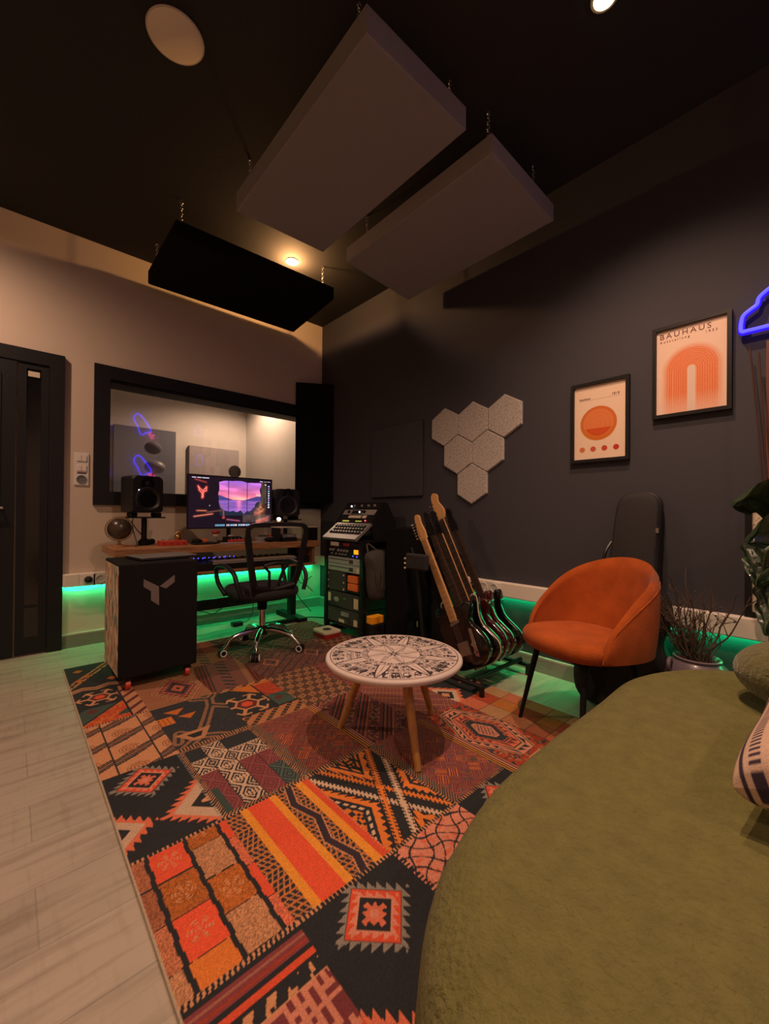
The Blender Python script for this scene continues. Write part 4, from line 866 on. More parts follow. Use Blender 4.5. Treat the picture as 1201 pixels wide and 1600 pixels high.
# ------------------------------------------------------------------ guitars in a rack
TH = math.radians(27.5); UU = Vector((0, math.sin(TH), math.cos(TH))); VV = Vector((0, -math.cos(TH), math.sin(TH))); NN = Vector((-1, 0, 0))
def guitar(lab, name, x, base, body, bodymat, neckmat, boardmat, headmat, length, detail=0, bind=None, scratch='lgrey', bass=False):
    bp = Vector(base); t = thing(name, lab, 'bass guitar' if bass else 'guitar', (x, bp.y, .0))
    o = Vector((x, bp.y, bp.z))
    F = lambda s, h, d: o+VV*s+UU*h+NN*d      # s: across (towards the camera side), h: along neck, d: out of the face
    P = [(p.x, p.y) for p in bez([(a, b, 0) for a, b in body], 5, True)]
    bd = t_ = .021
    MB().ring_loft([[F(a*.96, .2+(b-.2)*.97, -t_) for a, b in P], [F(a, b, -t_+.006) for a, b in P], [F(a, b, t_-.006) for a, b in P], [F(a*.96, .2+(b-.2)*.97, t_) for a, b in P]]).build('body', bodymat, t, smooth=True, angle=50)
    if bind:
        MB().tube([F(a*1.002, b, t_-.006) for a, b in P]+[F(P[0][0], P[0][1], t_-.006)], .0035, 6).build('binding', bind, t, smooth=True)
    hb = max(b for a, b in body); n0 = .30; n1 = length-.17
    sec = lambda h, w: [F(-w, h, t_+.006), F(w, h, t_+.006), F(w*.9, h, t_-.008), F(w*.4, h, t_-.018), F(-w*.4, h, t_-.018), F(-w*.9, h, t_-.008)]
    MB().ring_loft([sec(n0, .028), sec(n1, .0215)]).build('neck', neckmat, t, smooth=True, angle=30)
    MB().ring_loft([[F(-.028, n0-.02, t_+.006), F(.028, n0-.02, t_+.006), F(.028, n0-.02, t_+.010), F(-.028, n0-.02, t_+.010)], [F(-.0212, n1, t_+.006), F(.0212, n1, t_+.006), F(.0212, n1, t_+.010), F(-.0212, n1, t_+.010)]]).build('fretboard', boardmat, t)
    fr = MB(); L_ = (n1-.09)
    for k in range(1, 21):
        h = n1-L_*1.32*(1-2**(-k/12)); 
        if h > n0-.01: fr.cyl(F(-.024, h, t_+.0105), F(.024, h, t_+.0105), .0011, n=4)
    fr.build('frets', 'steel', t)
    hd = [(-.021, 0), (.021, 0), (.026, .02), (.030, .05), (.022, .11), (.028, .15), (.016, .172), (-.004, .17), (-.016, .14), (-.028, .07), (-.030, .02)] if not bass else [(-.022, 0), (.022, 0), (.045, .03), (.05, .07), (.03, .13), (.042, .17), (.02, .20), (-.01, .185), (-.024, .13), (-.032, .06), (-.03, .02)]
    hp = [(p.x, p.y) for p in bez([(a, b, 0) for a, b in hd], 4, True)]; MB().prism(hp, t_-.010, t_+.006, lambda s, h, d: F(s, n1+h, d)).build('headstock', headmat, t)
    tn = MB(); nt = 4 if bass else 6
    for k in range(nt):
        h = n1+.03+k*(.10/(nt-1)); s_ = -.030 if not bass or k < 4 else .03
        tn.cyl(F(s_, h, t_-.002), F(s_-.022, h, t_-.002), .0028, n=8).sphere(F(s_-.026, h, t_-.002), .0075, 10, 6, (1, 1, 1)); tn.cyl(F(s_+.018, h, t_+.004), F(s_+.018, h, t_+.016), .0036, n=8)
    tn.build('tuners', 'chrome', t, smooth=True)
    st = MB(); ns = 4 if bass else 6
    for k in range(ns):
        a = (k-(ns-1)/2)/(ns/2); st.cyl(F(a*.025, .10, t_+.013), F(a*.017, n1+.01, t_+.012), .0006 if not bass else .001, n=4)
    st.build('strings', 'steel', t)
    br = MB(); br.box((0, 0, 0), (.001, .001, .001)); br = MB().ring_loft([[F(-.040, .075, t_), F(.040, .075, t_), F(.040, .155, t_), F(-.040, .155, t_)], [F(-.038, .077, t_+.008), F(.038, .077, t_+.008), F(.038, .153, t_+.008), F(-.038, .153, t_+.008)]]); br.build('bridge', 'steel', t)
    pk = MB().ring_loft([[F(-.036, .255, t_), F(.036, .265, t_), F(.036, .283, t_), F(-.036, .273, t_)], [F(-.036, .255, t_+.008), F(.036, .265, t_+.008), F(.036, .283, t_+.008), F(-.036, .273, t_+.008)]]); pk.build('pickup', 'steel', t)
    if detail:
        MB().ring_loft([[F(.062, .06, t_), F(.088, .05, t_), F(.10, .21, t_), F(.078, .215, t_)], [F(.062, .06, t_+.004), F(.088, .05, t_+.004), F(.10, .21, t_+.004), F(.078, .215, t_+.004)]]).build('control_plate', 'chrome', t)
        kn = MB()
        for h in (.08, .125): kn.cyl(F(.079, h, t_+.003), F(.079, h, t_+.018), .010, n=16)
        kn.cyl(F(.088, .175, t_+.003), F(.088, .175, t_+.014), .004, n=8); kn.build('knobs', 'chrome', t, smooth=True)
        MB().prism([(-.12, .12), (-.05, .09), (-.042, .2), (.045, .2), (.07, .24), (.08, .33), (.035, .36), (-.07, .36), (-.13, .27)], t_, t_+.002, F).build('pickguard', 'glossk', t)
    sd = MB(); c = F(.0, .0, 0); sd.cyl(F(0, -.001, 0), F(0, -.014, 0), .004, .007, n=10); sd.cyl(F(.155, .075, 0), F(.168, .068, 0), .007, n=10); sd.build('strap_button', 'chrome', t, smooth=True)
    return t
tele = [(0, 0), (.09, .008), (.155, .06), (.165, .12), (.135, .19), (.108, .235), (.112, .275), (.140, .315), (.145, .345), (.115, .365), (.075, .345), (.045, .335), (.0, .33), (-.05, .345), (-.09, .385), (-.125, .375), (-.135, .34), (-.115, .27), (-.118, .22), (-.15, .16), (-.165, .10), (-.14, .035), (-.08, .003)]
strat = [(0, 0), (.09, .01), (.155, .055), (.165, .11), (.13, .18), (.105, .23), (.108, .29), (.13, .35), (.135, .39), (.105, .40), (.07, .36), (.04, .335), (0, .33), (-.045, .34), (-.09, .40), (-.13, .43), (-.15, .40), (-.13, .30), (-.115, .24), (-.14, .17), (-.165, .10), (-.14, .035), (-.08, .003)]
guitar('front guitar with pale maple neck and glossy black body in the floor rack', 'electric_guitar', -.52, (0, -2.385, .115), tele, 'glossk', 'maple', 'maple', 'maple', .985, 1)
guitar('black electric guitar with cream edge binding, second in the rack behind the maple-necked one', 'electric_guitar', -.435, (0, -2.40, .112), strat, 'glossk', 'rosew', 'rosew', 'black', 1.01, 1, 'cover')
guitar('dark red glossy guitar with black headstock, third in the rack', 'electric_guitar', -.355, (0, -2.395, .112), tele, 'glossr', 'maple', 'rosew', 'black', 1.02, 0)
guitar('bass guitar with curved pale wooden headstock standing tallest in the rack', 'bass_guitar', -.275, (0, -2.39, .112), strat, 'glossr', 'maple', 'rosew', 'maple', 1.13, 0, bass=True)
guitar('glossy black guitar with pale contour, last in the rack next to the wall', 'electric_guitar', -.185, (0, -2.40, .112), strat, 'glossk', 'rosew', 'rosew', 'black', 1.04, 0)
def gstand():
    t = thing('guitar_rack', 'low black floor rack holding the five guitars', 'guitar stand', (-.35, -2.2, 0))
    m = MB()
    for y in (-2.44, -2.22): m.cyl((-.60, y, .085), (-.10, y, .085), .014, n=12)
    m.build('base_rail', 'blackm', t, smooth=True)
    m = MB()
    for x in (-.60, -.10): m.cyl((x, -2.50, .06), (x, -1.93, .06), .013, n=12)
    m.build('side_rail', 'blackm', t, smooth=True)
    for x in (-.60, -.10):
        for y in (-2.49, -1.95): MB().cyl((x, y, 0), (x, y, .062), .015, n=12).build('foot', 'black', t, smooth=True)
    for x in (-.60, -.10): MB().cyl((x, -2.08, .06), (x, -1.99, .72), .011, n=12).build('upright', 'blackm', t, smooth=True)
    m = MB().cyl((-.615, -1.985, .705), (-.085, -1.985, .705), .016, n=12); m.build('neck_bar', 'matt', t, smooth=True)
gstand()
# pouch hanging at the front of the rack
PY = -.055
t = thing('accessory_pouch', 'small black pouch with pale clips hanging at the guitar necks', 'pouch', (-.635, -1.99, .66))
B('pouch_body', (-.655, -2.07+PY, .655), (-.62, -1.895+PY, .755), 'bag', t, bev=.012); q = MB()
for z in (.66, .69, .72): q.sphere((-.655, -1.893+PY, z), .007, 8, 6)
q.build('clips', 'cover', t); MB().tube(bez([(-.637, -1.95+PY, .755), (-.63, -1.98, .79), (-.613, -1.99, .721)], 5), .004, 6).build('loop', 'black', t)

# ------------------------------------------------------------------ bass trap, equipment rack
t = thing('bass_trap', 'black cloth covered upright box between equipment rack and guitars', 'bass trap', (-.22, -1.6, 0))
B('box', (-.41, -1.72, .005), (-.06, -1.50, .90), 'felt', t, bev=.012); B('side_tag', (-.300, -1.7215, .175), (-.285, -1.72, .215), 'cover', t)
tag(B('black_case', (-.20, -1.92, 0), (-.05, -1.74, .72), 'matt', bev=.03), 'narrow black case standing behind the guitar necks beside the bass trap', 'case')
def rack():
    t = thing('equipment_rack', 'black open rack full of audio units right of the desk', 'rack', (-.3, -1.1, 0))
    for x, y in ((-.5, -.855), (-.5, -1.335), (-.13, -.855), (-.13, -1.335)): B('post', (x-.012, y-.018, .03), (x+.025, y+.018, .775), 'blackm', t)
    for y in (-.855, -1.335): B('side_foot', (-.56, y-.022, 0), (-.10, y+.022, .045), 'matt', t)
    B('top_shelf', (-.515, -1.353, .775), (-.105, -.837, .79), 'blackm', t); B('bottom_shelf', (-.50, -1.33, .085), (-.11, -.86, .10), 'blackm', t)
rack()
Y1, Y2 = -.878, -1.312
def unit(name, lab, z0, z1, mt, cat='rack unit', y1=Y1, y2=Y2, x=-.502):
    t = thing(name, lab, cat, (-.4, (y1+y2)/2, z0)); B('chassis', (x, y2, z0+.001), (-.16, y1, z1-.001), mt, t, bev=.002); return t
X_ = -.502
def knobs(t, z, ys, r=.009, mt='lgrey', d=.012):
    m = MB()
    for y in ys: m.cyl((X_, y, z), (X_-d, y, z), r, n=12)
    m.build('knobs', mt, t, smooth=True)
a = unit('power_unit', 'top rack unit with large cream label and dark red display', .727, .772, 'black')
B('label', (X_-.0015, -1.03, .733), (X_, -.915, .766), 'cream', a); B('display', (X_-.0015, -1.17, .738), (X_, -1.09, .762), 'redm', a)
a = unit('channel_strip', 'rack unit with rows of knobs and one lit orange button', .648, .725, 'black')
knobs(a, .700, [-.92, -.96, -1.03, -1.07, -1.11, -1.15], .010); knobs(a, .670, [-.94, -1.0, -1.05, -1.09, -1.13], .007)
B('orange_button', (X_-.006, -1.285, .682), (X_, -1.235, .716), 'ledO', a); q = MB().sphere((X_-.002, -1.22, .665), .005, 8, 6).sphere((X_-.002, -1.27, .663), .005, 8, 6); q.build('blue_lamp', 'ledB', a)
for z0, z1, lb in ((.590, .645, 'upper pale patchbay unit tinted green by the strip light'), (.528, .588, 'lower pale patchbay unit with small white sticker')):
    a = unit('patchbay', lb, z0, z1, 'greenm', 'patchbay'); m = MB()
    for k in range(20): m.cyl((X_, -.90-k*.0135, z0+.035), (X_-.003, -.90-k*.0135, z0+.035), .0042, n=8)
    m.build('jack_row', 'black', a); B('meter', (X_-.002, -1.22, z0+.012), (X_, -1.17, z0+.042), 'dgreen' if z0 > .55 else 'led' if False else 'dgreen', a)
B('sticker', (X_-.003, -1.30, .535), (X_-.0015, -1.265, .575), 'cream', a)
a = unit('slot_chassis', 'black rack module with pale screws, left of the orange boxes', .365, .525, 'dgreen', y2=-1.115); q = MB()
for y in (-.885, -1.10):
    for z in (.385, .44, .50): q.cyl((X_, y, z), (X_-.004, y, z), .008 if y < -1 else .005, n=10)
q.build('screws', 'cover', a)
for z0, lb in ((.385, 'lower orange box stacked inside the equipment rack'), (.448, 'upper orange box stacked inside the equipment rack')):
    tag(B('orange_box', (-.50, -1.27, z0), (-.36, -1.145, z0+.058), 'orange', bev=.006), lb, 'box')
tag(B('box_shelf', (-.50, -1.318, .372), (-.14, -1.118, .384), 'blackm'), 'small black shelf under the two orange boxes in the rack', 'shelf')
for z0, z1, lb, mt in ((.232, .355, 'upper dark flight drawer with cream stickers, in the rack', 'dgreen'), (.105, .226, 'lowest dark flight drawer with pale green label, in the rack', 'dgreen')):
    a = unit('rack_drawer', lb, z0, z1, mt, 'drawer')
    if z0 > .2:
        B('sticker', (X_-.002, -.92, z0+.035), (X_, -.885, z0+.105), 'cream', a); B('sticker', (X_-.002, -1.29, z0+.02), (X_, -1.235, z0+.10), 'cover', a); m = MB()
        m.sphere((X_, -1.0, z0+.06), .03, 16, 8, (.08, 1.2, .7)); m.build('oval_badge', 'lgrey', a); MB().cyl((X_, -1.12, z0+.08), (X_-.01, -1.12, z0+.08), .008).build('latch', 'steel', a)
    else:
        B('label', (X_-.002, -1.17, z0+.065), (X_, -1.07, z0+.10), 'greenm', a); B('sticker', (X_-.002, -1.11, z0+.01), (X_, -1.04, z0+.035), 'cover', a); B('sticker', (X_-.002, -1.28, z0+.01), (X_, -1.235, z0+.06), 'cover', a)
        MB().cyl((X_, -.92, z0+.09), (X_-.01, -.92, z0+.09), .010).build('latch', 'steel', a)
# slanted mixer in front, slanted unit box behind
def slant(name, lab, p0, p1, ya, yb, th, mt):
    """top surface from p0 (x,z) front to p1 back"""
    a = Vector((p0[0], 0, p0[1])); b = Vector((p1[0], 0, p1[1])); d = (b-a).normalized(); n = Vector((-d.z, 0, d.x)); L_ = (b-a).length
    t = thing(name, lab, 'audio desk' if 'mixer' in name else 'rack box', (p0[0], (ya+yb)/2, p0[1]))
    F = lambda s, y, h: Vector((a.x+d.x*s+n.x*h, y, a.z+d.z*s+n.z*h))
    def bx(nm, s0, s1, y0, y1, h0, h1, m): 
        return MB().ring_loft([[F(s0, y0, h0), F(s1, y0, h0), F(s1, y1, h0), F(s0, y1, h0)], [F(s0, y0, h1), F(s1, y0, h1), F(s1, y1, h1), F(s0, y1, h1)]]).build(nm, m, t)
    bx('chassis', 0, L_, yb, ya, -th, 0, mt); return t, F, bx, L_
t, F, bx, L_ = slant('small_mixer', 'slanted grey mixer with black key caps on top of the rack', (-.535, .800), (-.375, .925), -.83, -1.29, .02, 'grey')
bx('palm_rest', .0, .045, -1.285, -.835, 0, .004, 'grey'); bx('rear_strip', L_-.02, L_-.008, -1.27, -.85, 0, .004, 'lgrey')
m = MB()
for r_ in range(3):
    for k in range(11):
        y = -.87-k*.037-(r_ % 2)*.01; s = .065+r_*.038; m.ring_loft([[F(s, y, .0), F(s+.026, y, 0), F(s+.026, y-.026, 0), F(s, y-.026, 0)], [F(s+.004, y-.004, .014), F(s+.022, y-.004, .014), F(s+.022, y-.022, .014), F(s+.004, y-.022, .014)]])
m.build('key_caps', 'black', t)
B('support', (-.40, -1.22, .79), (-.38, -.9, .895), 'black', t)
t = thing('angled_rack_box', 'black wedge shaped box holding three lit units on top of the equipment rack', 'rack box', (-.2, -1.05, .79))
m = MB()
for y0, y1 in ((-.795, -.815), (-1.275, -1.255)):
    m.ring_loft([[Vector((x, y0, z)) for x, z in ((-.34, .792), (-.06, .792), (-.10, .95), (-.19, 1.10), (-.23, 1.10), (-.365, .93))], [Vector((x, y1, z)) for x, z in ((-.34, .792), (-.06, .792), (-.10, .95), (-.19, 1.10), (-.23, 1.10), (-.365, .93))]])
m.box((-.34, -1.26, .792), (-.07, -.81, .80)).box((-.24, -1.26, 1.085), (-.19, -.81, 1.10)); m.build('shell', 'matt', t)
def aunit(s0, s1, lab, mt):
    a = Vector((-.362, 0, .925)); b = Vector((-.232, 0, 1.098)); d = b-a; L_ = d.length; d.normalize(); n = Vector((-d.z, 0, d.x))
    F = lambda s, y, h: Vector((a.x+d.x*s+n.x*h, y, a.z+d.z*s+n.z*h)); t = thing('outboard_unit', lab, 'audio unit', tuple(F(s0, -1.05, 0)))
    def bx(nm, q0, q1, y0, y1, h0, h1, m): return MB().ring_loft([[F(q0, y0, h0), F(q1, y0, h0), F(q1, y1, h0), F(q0, y1, h0)], [F(q0, y0, h1), F(q1, y0, h1), F(q1, y1, h1), F(q0, y1, h1)]]).build(nm, m, t)
    bx('face', s0, s1-.002, -1.25, -.82, -.05, .002, mt); return t, F, bx
t, F, bx = aunit(.005, .085, 'lowest slanted unit with yellow readouts and red lamp', 'black')
bx('label', .048, .075, -1.10, -.93, .002, .004, 'cream'); bx('label', .048, .075, -1.17, -1.12, .002, .004, 'cream'); bx('readout', .010, .022, -.97, -.88, .002, .004, 'ledY'); bx('readout', .012, .020, -1.14, -1.06, .002, .004, 'ledY'); MB().sphere(F(.022, -1.185, .004), .006, 10, 6).build('red_lamp', 'ledR', t)
t, F, bx = aunit(.085, .140, 'middle slanted unit with silver face and dark display', 'lgrey')
bx('display', .092, .130, -1.08, -.94, .002, .004, 'black'); MB().sphere(F(.111, -1.045, .004), .007, 10, 6).build('lamp', 'ledW', t); m = MB()
for y in (-.90, -1.11): m.cyl(F(.112, y, .002), F(.112, y, .014), .014, n=14)
m.build('knobs', 'black', t, smooth=True)
t, F, bx = aunit(.140, .212, 'top slanted unit with small lamps and dark knobs', 'black')
MB().sphere(F(.175, -.885, .004), .007, 10, 6).build('lamp', 'ledW', t); m = MB()
for y in (-.93, -1.03, -1.12, -1.20): m.cyl(F(.178, y, .002), F(.178, y, .012), .011, n=14)
m.build('knobs', 'lgrey', t, smooth=True)
# bag hanging beside the rack, amber box
t = thing('hanging_bag', 'olive grey cloth bag hanging on the side of the rack', 'bag', (-.42, -1.41, .33))
P = bez([(-.515, 0, .70), (-.35, 0, .715), (-.335, 0, .60), (-.345, 0, .42), (-.36, 0, .345), (-.46, 0, .345), (-.495, 0, .42), (-.505, 0, .58)], 6, True)
m = MB().ring_loft([[Vector((-.42+(p.x+.42)*.85, -1.365, .52+(p.z-.52)*.9)) for p in P], [Vector((p.x, -1.39, p.z)) for p in P], [Vector((p.x+.004, -1.43, p.z)) for p in P], [Vector((-.42+(p.x+.42)*.8, -1.465, .52+(p.z-.52)*.85)) for p in P]]); m.build('sack', 'bag2', t, smooth=True, angle=60)
m = MB()
for dx in (-.05, .0, .045): m.tube([(-.42+dx, -1.466, .60), (-.425+dx*1.1, -1.475, .52), (-.42+dx*.7, -1.468, .42)], .006, 6)
m.build('folds', 'bag2', t, smooth=True); MB().tube(bez([(-.50, -1.41, .67), (-.49, -1.38, .735), (-.46, -1.345, .77), (-.43, -1.38, .74), (-.37, -1.41, .69)], 6), .008, 6).build('strap', 'bag2', t, smooth=True)
tag(B('black_box', (-.50, -1.47, 0), (-.33, -1.37, .165), 'matt', bev=.006), 'low black box on the floor between rack and bass trap', 'box')
tag(B('amber_box', (-.50, -1.455, .167), (-.38, -1.385, .225), 'amber', bev=.006), 'small amber yellow box lying on the low black box', 'box')
t = thing('tin_box', 'round-cornered red tin with cream lid on the floor before the rack', 'tin', (-.60, -1.0, .01))
def rr(cx, cy, w, h, r, z, n=6):
    o = []
    for sx, sy, a in ((1, 1, 0), (-1, 1, 90), (-1, -1, 180), (1, -1, 270)):
        for k in range(n+1): t_ = math.radians(a+90*k/n); o.append(Vector((cx+sx*(w/2-r)+r*math.cos(t_), cy+sy*(h/2-r)+r*math.sin(t_), z)))
    return o
MB().ring_loft([rr(-.60, -1.01, .16, .19, .03, .009), rr(-.60, -1.01, .16, .19, .03, .045)]).build('tin_base', 'redm', t); MB().ring_loft([rr(-.60, -1.01, .165, .195, .03, .045), rr(-.60, -1.01, .165, .195, .03, .062)]).build('lid', 'cream', t, bevel=.003); MB().lathe([(.035, .0625), (.035, .064), (0, .064)], 20, Matrix.Translation((-.60, -1.01, 0))).build('lid_print', 'dgreen', t)

# ------------------------------------------------------------------ desk and what stands on it
def desk():
    t = thing('desk', 'long wooden desk with black steel frame under the booth window', 'desk', (-1.2, -.3, 0))
    B('worktop', (-1.995, -.56, .697), (-.375, -.055, .75), 'oak', t, bev=.004)
    for x in (-1.80, -.52): B('leg', (x-.03, -.33, .045), (x+.03, -.27, .697), 'blackm', t); B('foot', (x-.04, -.52, 0), (x+.04, -.075, .045), 'blackm', t)
    B('cross_beam', (-1.77, -.315, .20), (-.55, -.285, .285), 'blackm', t)
    B('keyboard_tray', (-1.52, -.555, .535), (-.42, -.12, .552), 'oak', t); B('tray_bracket', (-.44, -.53, .552), (-.415, -.14, .697), 'oak', t); B('tray_bracket', (-1.52, -.53, .552), (-1.495, -.14, .697), 'oak', t)
desk()
t = thing('keyboard_synth', 'black synthesizer keyboard with small blue lights in the desk tray', 'synthesizer', (-1.0, -.4, .552))
B('case', (-1.47, -.55, .553), (-.48, -.26, .615), 'black', t, bev=.004); B('front_edge', (-1.35, -.554, .600), (-.62, -.548, .612), 'lgrey', t)
m = MB()
for k in range(34): m.box((-1.34+k*.021, -.545, .616), (-1.322+k*.021, -.42, .622))
m.build('keys', 'cover', t); m = MB()
for k in range(14): m.cyl((-1.42+k*.055, -.36, .615), (-1.42+k*.055, -.36, .632), .010, n=10)
m.build('knobs', 'matt', t, smooth=True)
m = MB()
for k in range(16): m.sphere((-1.44+k*.026+.01*(k % 3), -.30-.012*(k % 2), .640), .0042, 6, 4)
m.box((-1.45, -.31, .614), (-.98, -.27, .634)); m.build('blue_lamps', 'ledB', t) if False else None
q = MB()
for k in range(12): q.sphere((-1.43+k*.028, -.36-.02*(k % 3), .636), .0045, 8, 6)
q.build('blue_lamps', 'ledB', t)

MT['woof'] = mat('woofer_cone', (.012, .012, .012), .35)
def speaker(x, y, z, lab, w=.20, h=.265, d=.20, yaw=0):
    t = thing('studio_monitor', lab, 'speaker', (x, y, z))
    m = MB(); F = lambda a, b, c: Vector((x+a*math.cos(yaw)-b*math.sin(yaw), y+a*math.sin(yaw)+b*math.cos(yaw), z+c))
    def rf(b, k): 
        c = .03*k; return [F(-w/2+c, b, 0), F(w/2-c, b, 0), F(w/2, b, .0+.5*c), F(w/2, b, h-c), F(w/2-c, b, h), F(-w/2+c, b, h), F(-w/2, b, h-c), F(-w/2, b, .5*c)]
    m.ring_loft([rf(d/2, .4), rf(-d/2+.02, .4), rf(-d/2, 1)]).build('cabinet', 'black', t, bevel=.004)
    Tm = Matrix.Translation(F(0, -d/2, h*.36)) @ Matrix.Rotation(yaw, 4, 'Z') @ Matrix.Rotation(PI/2, 4, 'X')
    MB().lathe([(w*.43, 0), (w*.43, .006), (w*.38, .008), (w*.36, .002), (w*.30, .001), (w*.14, -.012), (w*.13, -.004), (0, .0)], 32, Tm).build('woofer', 'woof', t, smooth=True, angle=60)
    Tm = Matrix.Translation(F(0, -d/2, h*.78)) @ Matrix.Rotation(yaw, 4, 'Z') @ Matrix.Rotation(PI/2, 4, 'X')
    MB().lathe([(w*.26, 0), (w*.26, .003), (w*.12, -.006), (w*.09, .004), (0, .007)], 28, Tm).build('tweeter', 'matt', t, smooth=True, angle=60)
    MB().sphere(F(-w*.30, -d/2-.001, h*.60), .0048, 10, 6).build('power_lamp', 'ledW', t)
    return t
def spstand(x, y, z0, z1, lab, yaw=0):
    t = thing('speaker_stand', lab, 'speaker stand', (x, y, z0))
    MB().cyl((x, y, z0), (x, y, z1-.02), .019, n=16).build('column', 'blackm', t, smooth=True); MB().lathe([(.04, 0), (.04, .03), (.02, .05)], 20, Matrix.Translation((x, y, z0))).build('clamp', 'matt', t, smooth=True)
    B('plate', (x-.125, y-.09, z1-.02), (x+.125, y+.09, z1-.010), 'blackm', t)
    for dx in (-.08, .08): B('isolation_pad', (x+dx-.022, y-.07, z1-.010), (x+dx+.022, y+.07, z1+.022), 'matt', t, bev=.006)
spstand(-1.76, -.27, .75, .975, 'black stand clamped to the left end of the desk beside the globe')
speaker(-1.775, -.27, .998, 'black studio monitor speaker on the left stand by the window', w=.215, h=.27, yaw=.20)
spstand(-.56, -.24, .75, .955, 'black stand under the speaker right of the screen')
speaker(-.57, -.24, .978, 'black studio monitor speaker right of the screen, beside the bass absorber', w=.23, h=.25, yaw=-.15)

def monitor():
    t = thing('computer_monitor', 'wide black computer screen with pink sunset picture over the desk', 'monitor', (-1.09, -.35, .75))
    xa, xb, za, zb = -1.475, -.722, .868, 1.310; y = -.335
    # slight tilt as in the photo: right end a little further from the camera
    F = lambda a, d, c: Vector((xa+(xb-xa)*a, y+.05*a+d, za+(zb-za)*c))
    MB().ring_loft([[F(0, 0, 0), F(1, 0, 0), F(1, 0, 1), F(0, 0, 1)], [F(0, .022, 0), F(1, .022, 0), F(1, .022, 1), F(0, .022, 1)]]).build('housing', 'black', t, bevel=.003)
    m = MB(); c = F(.5, .03, .5); m.cyl((c.x, c.y+.06, .75), (c.x, c.y+.06, 1.05), .018).cyl((c.x, c.y+.06, 1.05), (c.x, c.y-.01, 1.07), .02); m.build('stand_arm', 'blackm', t, smooth=True)
    MB().lathe([(.11, 0), (.11, .008), (.03, .014)], 28, Matrix.Translation((c.x, c.y+.06, .75))).build('stand_base', 'blackm', t, smooth=True)
    Wn, Hn = 340, 200; u, v = np.meshgrid(np.linspace(0, 1, Wn), np.linspace(0, 1, Hn)); img = np.zeros((Hn, Wn, 3)); img[:] = (.008, .004, .010)
    n = lambda a, b, s=0: hsh(np.floor(u*a), np.floor(v*b), s)
    def sm(a, b, s):  # soft value noise
        g = hsh(*np.meshgrid(np.arange(b+2), np.arange(a+2)), s); x = u*(b); y_ = v*(a); i = np.floor(x).astype(int); j = np.floor(y_).astype(int); fx = x-i; fy = y_-j; fx = fx*fx*(3-2*fx); fy = fy*fy*(3-2*fy)
        return (g[j, i]*(1-fx)+g[j, i+1]*fx)*(1-fy)+(g[j+1, i]*(1-fx)+g[j+1, i+1]*fx)*fy
    a = (u-.33)/.52; 
    edge = .10*sm(9, 12, 3)
    win = (u > .315+edge*.35) & (u < .865-edge*.3) & (v > .24) & (v < .955-edge*.9*np.clip(np.abs(u-.58)/.2, .15, 1))
    t_ = np.clip((v-.55)/.40, 0, 1)[..., None]; sky = np.array([1.0, .20, .22])*(1-t_)+np.array([.30, .12, .62])*t_; cl_ = sm(22, 6, 9)[..., None]; sky = sky*(.72+.6*cl_)+np.array([.25, .05, .12])*(cl_ > .62)*.6
    g = np.exp(-(((u-.575)/.10)**2+((v-.575)/.05)**2))[..., None]; sky = sky+g*np.array([.5, .28, .08])
    lk = np.array([.28, .12, .50])*(.65+.5*sm(30, 8, 5)[..., None]); lk = lk+np.exp(-((u-.575)/.028)**2)[..., None]*np.array([.75, .14, .12])*np.clip((v-.25)/.3, 0, 1)[..., None]
    img[win] = np.where((v > .555)[..., None], sky, lk)[win]
    hill = (v < .555+.085*np.clip((.50-u)/.16, 0, 1)+.085*np.clip((u-.64)/.16, 0, 1)) & (v > .545) & win; img[hill] = (.06, .05, .22)
    tr = win & (v < .27+.10*sm(10, 22, 4)+.17*np.clip((.40-u)/.07, 0, 1)+.2*np.clip((u-.70)/.13, 0, 1)); img[tr] = (.012, .022, .04)
    for bx_ in (.445, .675): img[(np.abs(u-bx_) < .005) & (v > .27) & (v < .95)] = (.03, .015, .05)
    # room left: neon letter, lit shelves
    def line(x0, y0, x1, y1, w, c):
        dx, dy = x1-x0, y1-y0; L2 = dx*dx+dy*dy*.35; k = np.clip(((u-x0)*dx+(v-y0)*dy*.35)/L2, 0, 1); d = np.hypot(u-x0-k*dx, (v-y0-k*dy)*.59); global_ = np.exp(-(d/(w*3))**2)[..., None]; return global_*np.array(c)*.30, d < w
    for q in ((.10, .80, .115, .72), (.115, .72, .145, .665), (.145, .665, .145, .58), (.145, .58, .155, .60), (.155, .60, .158, .69), (.158, .69, .19, .72), (.19, .72, .192, .79), (.192, .79, .15, .71), (.15, .71, .10, .80)):
        gl, mk = line(*q, .0042, (1, .08, .06)); img += gl; img[mk] = (1.0, .25, .20)
    for q, c in (((.06, .22, .26, .27), (1, .25, .15)), ((.09, .33, .19, .33), (.8, .2, .1)), ((.20, .30, .36, .34), (.2, .08, .06)), ((.07, .93, .19, .88), (.5, .05, .04)), ((.43, .16, .58, .13), (.55, .12, .22)), ((.38, .45, .39, .22), (.35, .12, .10))):
        gl, mk = line(*q, .004, c); img += gl*.7; img[mk] = np.array(c)*.8
    img[np.hypot(u-.388, (v-.20)*.59) < .018] = (.35, .04, .05)
    img[np.hypot(u-.228, (v-.43)*.59) < .006] = (.5, .5, .6)
    m_ = (u > .62) & (u < .99) & (v < .26) & (v > .10); img[m_] = (np.array([.055, .035, .035])*(.5+sm(16, 20, 6)[..., None]))[m_]
    m_ = (np.abs(v-.13-.5*(u-.86)) < .05) & (u > .79) & (u < .96); img[m_] = (np.array([.40, .10, .08])*(.4+sm(30, 30, 2)[..., None]))[m_]
